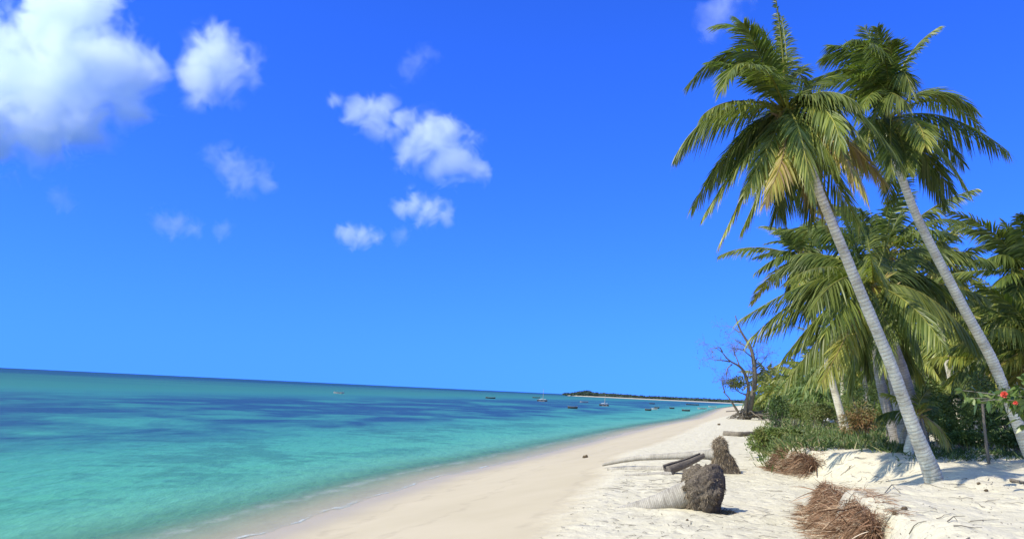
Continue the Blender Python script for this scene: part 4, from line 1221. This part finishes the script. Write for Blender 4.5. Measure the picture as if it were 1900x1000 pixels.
# ------------------------------------------------------------------ beach litter
def litter():
    rng = np.random.default_rng(140); mb = MB()
    def scatter(n, x0, x1, y0, y1, lmin, lmax, w, tint):
        k = 0
        while k < n:
            x, y = rng.uniform(x0, x1), y0 + (y1 - y0) * rng.random() ** .8
            p, d = ground(x, y)
            if shore_s(p[0], p[1]) < 8.6 or d > 70: k += .2; continue
            k += 1
            ln = rng.uniform(lmin, lmax); a = rng.normal(0, .9) + (math.pi if rng.random() < .5 else 0)
            pts = [p + Z * .012]; dr = np.array([math.cos(a), math.sin(a), 0])
            for _ in range(4):
                dr = norm(dr + np.array([rng.normal(0, .3), rng.normal(0, .3), 0])); q = pts[-1] + dr * ln / 4; q[2] = height(q[0], q[1]) + .012 + rng.uniform(0, .02); pts.append(q)
            mb.tube(np.array(pts), np.linspace(w, w * .5, 5) * rng.uniform(.6, 1.3), 4, np.clip(rng.normal(tint, .25), 0, 1), caps=False)
    scatter(60, 1420, 1900, 845, 1000, .12, .5, .006, .45)
    scatter(80, 1120, 1520, 860, 1000, .08, .4, .006, .5)
    scatter(55, 1150, 1290, 872, 915, .2, .7, .006, .5)
    scatter(60, 1290, 1480, 800, 880, .2, .8, .007, .6)
    scatter(40, 900, 1320, 860, 1000, .03, .16, .007, .4)
    scatter(26, 1530, 1700, 836, 895, .15, .5, .007, .4)
    # dead leaf scraps and husk crumbs
    m = 500; xs = rng.uniform(900, 1900, m); yy = rng.uniform(850, 1000, m); B = []
    for x, y in zip(xs, yy):
        p, d = ground(x, y)
        if shore_s(p[0], p[1]) > 8.8: B.append(p + Z * .01)
    B = np.array(B); k = len(B)
    mb.ribbons(B, np.column_stack([rng.normal(size=(k, 2)), rng.uniform(0, .5, k)]), rng.uniform(.015, .05, k), rng.uniform(.008, .02, k), .2, 3, np.clip(rng.normal(.5, .3, k), 0, 1), (.5, 1, .2))
    o = mb.obj('beach_litter', M['twig']); tag(o, 'twigs, dead leaves and husk crumbs scattered over the loose sand', 'litter', kind='stuff')


litter()


def husk(label, px, py, r, seed, name='coconut_husk', cat='husk'):
    rng = np.random.default_rng(seed); p, d = ground(px, py); C = np.array([0, 0, r * .55])
    V, F = blob(C, np.array([1., .3, .2]), r * 1.25, r * .85, rng, seed, n=24, m=18)
    mb = MB(); mb.add(V, F, .3); hair(mb, V, C, 160, rng, r * .7, .012, .3, .2)
    o = mb.obj(name, M['fibre']); o.location = Vector(p); tag(o, label, cat)


husk('dark coconut husk on the sand right of the near brown roots', 1678, 945, .034, 1)
husk('small brown husk fragment left of the dark coconut husk', 1660, 953, .022, 2)
husk('lone coconut on the smooth lower beach', 1086, 849, .09, 3, 'coconut', 'coconut')
husk('small dark lump on the sand left of the dead tree', 1334, 788, .11, 4)
husk('tiny husk on the trampled sand in front of the root ball', 1275, 965, .02, 5)
husk('dry husk by the white trunk, on its right side', 1816, 898, .03, 6)
husk('flat brown husk further right of the white trunk', 1830, 911, .03, 7)


def stick(label, path, r, seed, lift=.02):
    rng = np.random.default_rng(seed); pts = []
    for (x, y, h) in path:
        p, d = ground(x, y); p = p + Z * (h + lift); pts.append(p)
    pts = np.array(pts); b = pts.mean(0); mb = MB()
    mb.tube(pts - b, np.linspace(r, r * .6, len(pts)), 6, .25)
    mb.tube(np.array([pts[len(pts) // 2], pts[len(pts) // 2] + np.array([.10, -.08, .02])]) - b, [r * .7, r * .4], 5, .3)
    o = mb.obj('twig', M['twig']); o.location = Vector(b); tag(o, label, 'twig', 'single twigs on the sand')


stick('bent twig lying on the bank above the near brown roots', [(1642, 916, 0), (1655, 905, .05), (1670, 915, 0)], .010, 1)
stick('straight twig on the sand in front of the palm shade', [(1586, 849, 0), (1600, 853, .03)], .014, 2)
stick('thin twig lying low near the bottom right corner', [(1800, 969, 0), (1834, 968, .01)], .006, 3)
stick('curved twig on the bank between the root mats and white trunk', [(1758, 970, 0), (1770, 965, .03), (1776, 968, 0)], .008, 4)


# white sack, green tarpaulin, low thatch behind
def crumple(name, label, cat, px, py, w, h, mat, seed):
    rng = np.random.default_rng(seed); p, d = ground(px, py)
    W = w / FPX * d; H = h / FPX * d
    n = 22; u, v = np.meshgrid(np.linspace(-1, 1, n), np.linspace(-1, 1, n))
    hh = H * np.maximum(0, (1 - np.abs(u) ** 3)) * np.maximum(0, 1 - np.abs(v) ** 3) * (.75 + .9 * fbm(u * 2.2 + seed, v * 2.2, seed, 3))
    V = np.stack([u * W / 2, v * W * .3, hh], -1).reshape(-1, 3)
    i = np.arange(n - 1)[:, None] * n + np.arange(n - 1)[None]; F = np.stack([i, i + 1, i + n + 1, i + n], -1).reshape(-1, 4)
    mb = MB(); mb.add(V, F); o = mb.obj(name, M[mat]); o.location = Vector(p + Z * .42); tag(o, label, cat)


crumple('sack', 'white sack lying in the grass left of the pale palm stem', 'sack', 1552, 797, 22, 9, 'cloth', 1)
crumple('sack', 'small bluish white bag beside the white sack in the grass', 'sack', 1534, 793, 10, 11, 'cloth', 2)
crumple('tarpaulin', 'bright green tarpaulin heaped beside the far bushes', 'tarpaulin', 1478, 757, 24, 10, 'tarp', 3)


# ------------------------------------------------------------------ boats
def boat_meshes(L, beam, hgt, sheer=.35, seed=0):
    n = 20; m = 9; t = np.linspace(-1, 1, n); V = []
    for a in t:
        w = beam / 2 * (1 - abs(a) ** 2.6); top = hgt * (1 + sheer * abs(a) ** 2.5); kx = a * L / 2
        for q in np.linspace(-1, 1, m):
            V.append((kx * (1 + .0 * q), w * q * (1 if abs(q) > .9 else 1), -.15 + (top + .15) * abs(q) ** 2.2))
    V = np.array(V); i = np.arange(n - 1)[:, None] * m + np.arange(m - 1)[None]
    F = np.stack([i, i + m, i + m + 1, i + 1], -1).reshape(-1, 4)
    mb = MB(); mb.add(V, F)
    Vi = V.copy(); Vi[:, 1] *= .9; Vi[:, 2] = Vi[:, 2] * .92 + .10
    mb.add(Vi, F[:, ::-1])
    rim = MB()
    for sgn in (0, m - 1):
        rim.tube(V.reshape(n, m, 3)[:, sgn] + np.array([0, 0, .02]), .035, 5, 0, caps=False)
    return mb, rim


def boat(label, px, d, L, heading, mast=0, outrig=False, pale=False, group='small boats moored off the beach', boom=True):
    L *= .88; base = P(px, 740, d); base[2] = 0.02
    root = thing('boat', label, 'boat', base, group); root.rotation_euler = (0, 0, heading)
    hb, rim = boat_meshes(L, max(.6, L * .15), .42 + L * .03)
    hb.obj('hull', M['hullpale' if pale else 'hull'], root); rim.obj('gunwale', M['pole'], root)
    for tx in (-.22, .2):
        th = MB(); th.tube([(tx * L, -L * .085, .45), (tx * L, L * .085, .45)], .05, 6, 0); th.obj('thwart', M['pole'], root)
    if outrig:
        for sg in (-1, 1):
            ob = MB(); ob.tube([(-L * .3, sg * L * .33, .05), (0, sg * L * .34, .0), (L * .3, sg * L * .33, .08)], .09, 6, 0)
            for tx in (-.18, .18): ob.tube([(tx * L, 0, .65), (tx * L, sg * L * .2, .55), (tx * L, sg * L * .335, .08)], .04, 5, 0)
            ob.obj('outrigger', M['pole'], root)
    if mast:
        mm = MB(); mm.tube([(L * .08, 0, .1), (L * .085, 0, mast * .5), (L * .10, 0, mast)], [.11, .10, .08], 7, 0); mm.obj('mast', M['pole'], root)
        if boom:
            sm = MB(); sm.tube([(-L * .32, .15, .9), (0, .18, 1.1), (L * .36, .12, 1.0)], [.1, .14, .08], 6, 0); sm.obj('furled_sail', M['cloth'], root)
    return root


boat('pale outrigger boat far left, alone on the open turquoise water', 628, 330, 5.0, .2, 0, True, True)
boat('dark low boat well offshore, left of the first masted boat', 910, 420, 6.0, .1)
boat('outrigger sailing boat with bare mast, left of the two masted ones', 1006, 400, 6.0, -.15, 6.2, True)
boat('dark boat floating between the two masted boats', 1084, 430, 5.5, .25, 0, False, True)
boat('sailing boat with tall white mast, right of the two masted ones', 1121, 330, 4.6, .1, 4.6, True)
boat('dark low boat nearest the viewer, below the two masted boats', 1063, 235, 3.4, .05)
boat('small dark boat first of the cluster near the beach', 1203, 262, 2.4, .0)
boat('small dark boat behind the first of the beach cluster', 1219, 330, 2.6, .3)
boat('pale small boat in the middle of the beach cluster', 1215, 290, 2.4, -.2, 0, False, True)
boat('tiny dark boat just right of the beach cluster', 1247, 340, 2.6, .2)
boat('dark boat closest to the sand, left of the beach bend', 1273, 290, 3.4, .0)
boat('pale boat moored by the far beach bend', 1303, 380, 5.0, .1, 0, False, True)
boat('second pale boat behind the one at the beach bend', 1322, 520, 6.0, -.1, 0, False, True)
boat('far dark boat on the blue water beyond the cluster', 1210, 560, 4.5, .15)
boat('far dark boat beyond the first masted boat', 995, 620, 7.0, .1)
boat('long dark boat far off before the headland beach', 1285, 640, 12.0, .05)


# ------------------------------------------------------------------ clouds: real volumes of droplets
def cloud(label, puffs, dist, dens, nscale, seed, amp=1.0, soft=.62):
    """puffs: (px, py, radius px, depth offset m)"""
    k = dist / FPX
    pts = np.array([P(x, y, dist + dz) for x, y, r, dz in puffs]); rr = np.array([r * k for _, _, r, _ in puffs])
    base = pts.mean(0)
    # domain: hull of the puffs
    mb = MB()
    for c, r in zip(pts, rr):
        n, m = 20, 12; th = np.linspace(0, 2 * math.pi, n, endpoint=False); ph = np.linspace(0, math.pi, m)
        TH, PH = np.meshgrid(th, ph, indexing='xy')
        V = np.stack([np.cos(TH) * np.sin(PH), np.sin(TH) * np.sin(PH), np.cos(PH)], -1).reshape(-1, 3) * r * 1.22 + c - base
        i = np.arange(m - 1)[:, None] * n; j = np.arange(n)[None]; kk = (j + 1) % n
        mb.add(V, np.stack([i + j, i + n + j, i + n + kk, i + kk], -1).reshape(-1, 4))
    m, nt = new_mat('cloud_vapour'); g = G(nt)
    co = g.pos('obj')
    nz = g.noise(co, 1 / nscale, 6, .6, .6)
    fld = None
    for c, r in zip(pts - base, rr):
        vm = g.n('ShaderNodeVectorMath', operation='DISTANCE'); g.lk(co, vm.inputs[0]); vm.inputs[1].default_value = tuple(c)
        f = g.math('MULTIPLY_ADD', vm.outputs['Value'], -1.0 / r, 1.0)
        if fld is None: fld = f
        else:
            nd = g.n('ShaderNodeMath', operation='SMOOTH_MAX'); g.lk(fld, nd.inputs[0]); g.lk(f, nd.inputs[1]); nd.inputs[2].default_value = .12; fld = nd.outputs[0]
    v = g.math('ADD', fld, g.math('MULTIPLY_ADD', nz, 3.0 * amp, -1.5 * amp - .24))
    dn = g.maprange(v, 0, soft, 0, dens, True)
    pv = g.n('ShaderNodeVolumePrincipled'); pv.inputs['Color'].default_value = (.925, .965, .995, 1); pv.inputs['Anisotropy'].default_value = .0
    g.lk(dn, pv.inputs['Density']); g.out(pv.outputs[0], True)
    o = mb.obj('cloud', m); o.location = Vector(base)
    rm = o.modifiers.new('shell', 'REMESH'); rm.mode = 'VOXEL'; rm.voxel_size = max(rr.min() * .22, rr.max() * .07)
    tag(o, label, 'cloud', 'white clouds in the blue sky')
    return o


CL = []
CL.append(cloud('largest white cloud filling the upper left corner', [(20, 150, 150, 0), (110, 60, 125, 10), (160, 20, 90, 0), (130, 160, 150, -20), (215, 130, 110, 0), (265, 150, 62, 10), (60, 235, 95, 0), (150, 235, 75, 0), (-60, 200, 150, 0), (240, 185, 60, 0)], 1600, .034, 75, 1, .8))
CL.append(cloud('rounded white cloud just right of the largest one', [(395, 100, 78, 0), (420, 130, 75, 10), (375, 140, 72, 0), (400, 65, 42, 0)], 1600, .024, 60, 2, .75))
CL.append(cloud('long slanting white cloud in the middle of the sky', [(665, 205, 40, 0), (705, 218, 58, 0), (745, 222, 48, 0), (800, 255, 70, 10), (775, 275, 55, 0), (845, 295, 68, 0), (870, 310, 48, 0), (620, 188, 26, 0), (815, 310, 50, 0)], 1600, .022, 50, 3, .8))
CL.append(cloud('small flat cloud below the long slanting one', [(770, 375, 38, 0), (800, 392, 42, 0), (745, 385, 30, 0), (825, 402, 26, 0)], 1600, .020, 36, 4, .8))
CL.append(cloud('small oval cloud low in the middle of the sky', [(650, 432, 34, 0), (675, 440, 36, 0), (635, 428, 26, 0), (695, 440, 22, 0)], 1600, .019, 36, 5, .7))
CL.append(cloud('thin torn wisp of cloud under the rounded cloud', [(425, 300, 48, 0), (455, 328, 50, 0), (400, 290, 34, 0), (490, 338, 32, 0)], 1600, .007, 36, 6, .9))
CL.append(cloud('small faint cloud low on the left, right of the tiny wisp', [(300, 408, 36, 0), (330, 415, 38, 0), (355, 425, 26, 0)], 1600, .010, 34, 7, .8))
CL.append(cloud('tiny faint wisp of cloud nearest the left edge', [(108, 360, 34, 0), (125, 378, 30, 0)], 1600, .006, 30, 8, .8))
CL.append(cloud('very faint cloud puff between the two low small clouds', [(415, 425, 30, 0)], 1600, .006, 28, 9, .7))
CL.append(cloud('very faint streak of cloud high in the middle', [(770, 115, 40, 0), (790, 100, 30, 0), (755, 130, 28, 0)], 1600, .003, 30, 10, .9))
CL.append(cloud('thin veil of cloud at the top edge left of the palms', [(1335, 20, 60, 0), (1350, -20, 60, 0), (1320, 50, 36, 0)], 1600, .0045, 45, 11, .7))
CL.append(cloud('faint puff of cloud right of the small oval cloud', [(745, 435, 28, 0)], 1600, .005, 26, 12, .7))


# ------------------------------------------------------------------ light, sky, camera
SUN_EL = math.radians(47); hx, hy = -.833, -.553
sun_dir = np.array([hx * math.cos(SUN_EL), hy * math.cos(SUN_EL), math.sin(SUN_EL)])
sl = bpy.data.lights.new('sun', 'SUN'); sl.energy = 4.55; sl.angle = math.radians(.5); sl.color = (1.0, .945, .83)
so = bpy.data.objects.new('sun', sl); COL.objects.link(so)
so.rotation_euler = Vector(sun_dir).to_track_quat('Z', 'Y').to_euler()

w = bpy.data.worlds.new('World'); scene.world = w; w.use_nodes = True
g = G(w.node_tree); w.node_tree.nodes.clear()
tc = g.n('ShaderNodeTexCoord').outputs['Generated']
sx = g.n('ShaderNodeSeparateXYZ'); g.lk(tc, sx.inputs[0])
zz = g.math('ADD', g.math('SQRT', g.math('ADD', g.math('MULTIPLY', sx.outputs[2], sx.outputs[2]), .0144)), .02)
lift = g.n('ShaderNodeCombineXYZ'); g.lk(sx.outputs[0], lift.inputs[0]); g.lk(sx.outputs[1], lift.inputs[1]); g.lk(zz, lift.inputs[2])
nrmz = g.n('ShaderNodeVectorMath', operation='NORMALIZE'); g.lk(lift.outputs[0], nrmz.inputs[0])
sky = g.n('ShaderNodeTexSky'); sky.sky_type = 'NISHITA'; sky.sun_disc = False
sky.sun_elevation = SUN_EL; sky.sun_rotation = math.atan2(hx, hy)
sky.altitude = 0; sky.air_density = 1.0; sky.dust_density = .1; sky.ozone_density = 6.0
g.lk(nrmz.outputs[0], sky.inputs[0])
# deep tropical blue away from the sun; aureole added out of view as warm fill
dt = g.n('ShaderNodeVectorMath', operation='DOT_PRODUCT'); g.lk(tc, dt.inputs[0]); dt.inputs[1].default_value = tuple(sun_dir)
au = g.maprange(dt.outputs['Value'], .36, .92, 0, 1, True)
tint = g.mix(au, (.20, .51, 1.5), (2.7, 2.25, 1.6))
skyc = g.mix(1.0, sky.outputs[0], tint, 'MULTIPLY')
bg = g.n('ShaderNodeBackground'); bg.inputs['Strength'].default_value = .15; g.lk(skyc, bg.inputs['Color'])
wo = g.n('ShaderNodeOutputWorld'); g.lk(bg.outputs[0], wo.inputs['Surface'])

cd = bpy.data.cameras.new('camera'); co = bpy.data.objects.new('camera', cd); COL.objects.link(co)
cd.sensor_width = 36; cd.lens = 36 * FPX / 1900; cd.clip_start = .1; cd.clip_end = 200000
from mathutils import Matrix
mat = Matrix(((RGT[0], UPV[0], -FWD[0], CAM[0]), (RGT[1], UPV[1], -FWD[1], CAM[1]), (RGT[2], UPV[2], -FWD[2], CAM[2]), (0, 0, 0, 1)))
co.matrix_world = mat; scene.camera = co

scene.view_settings.view_transform = 'Standard'; scene.view_settings.look = 'None'; scene.view_settings.exposure = 0.4; scene.view_settings.gamma = 1
scene.render.engine = 'CYCLES'
cy = scene.cycles
cy.use_denoising = True; cy.max_bounces = 16; cy.diffuse_bounces = 3; cy.glossy_bounces = 2; cy.transparent_max_bounces = 12; cy.volume_bounces = 14
cy.volume_max_steps = 256
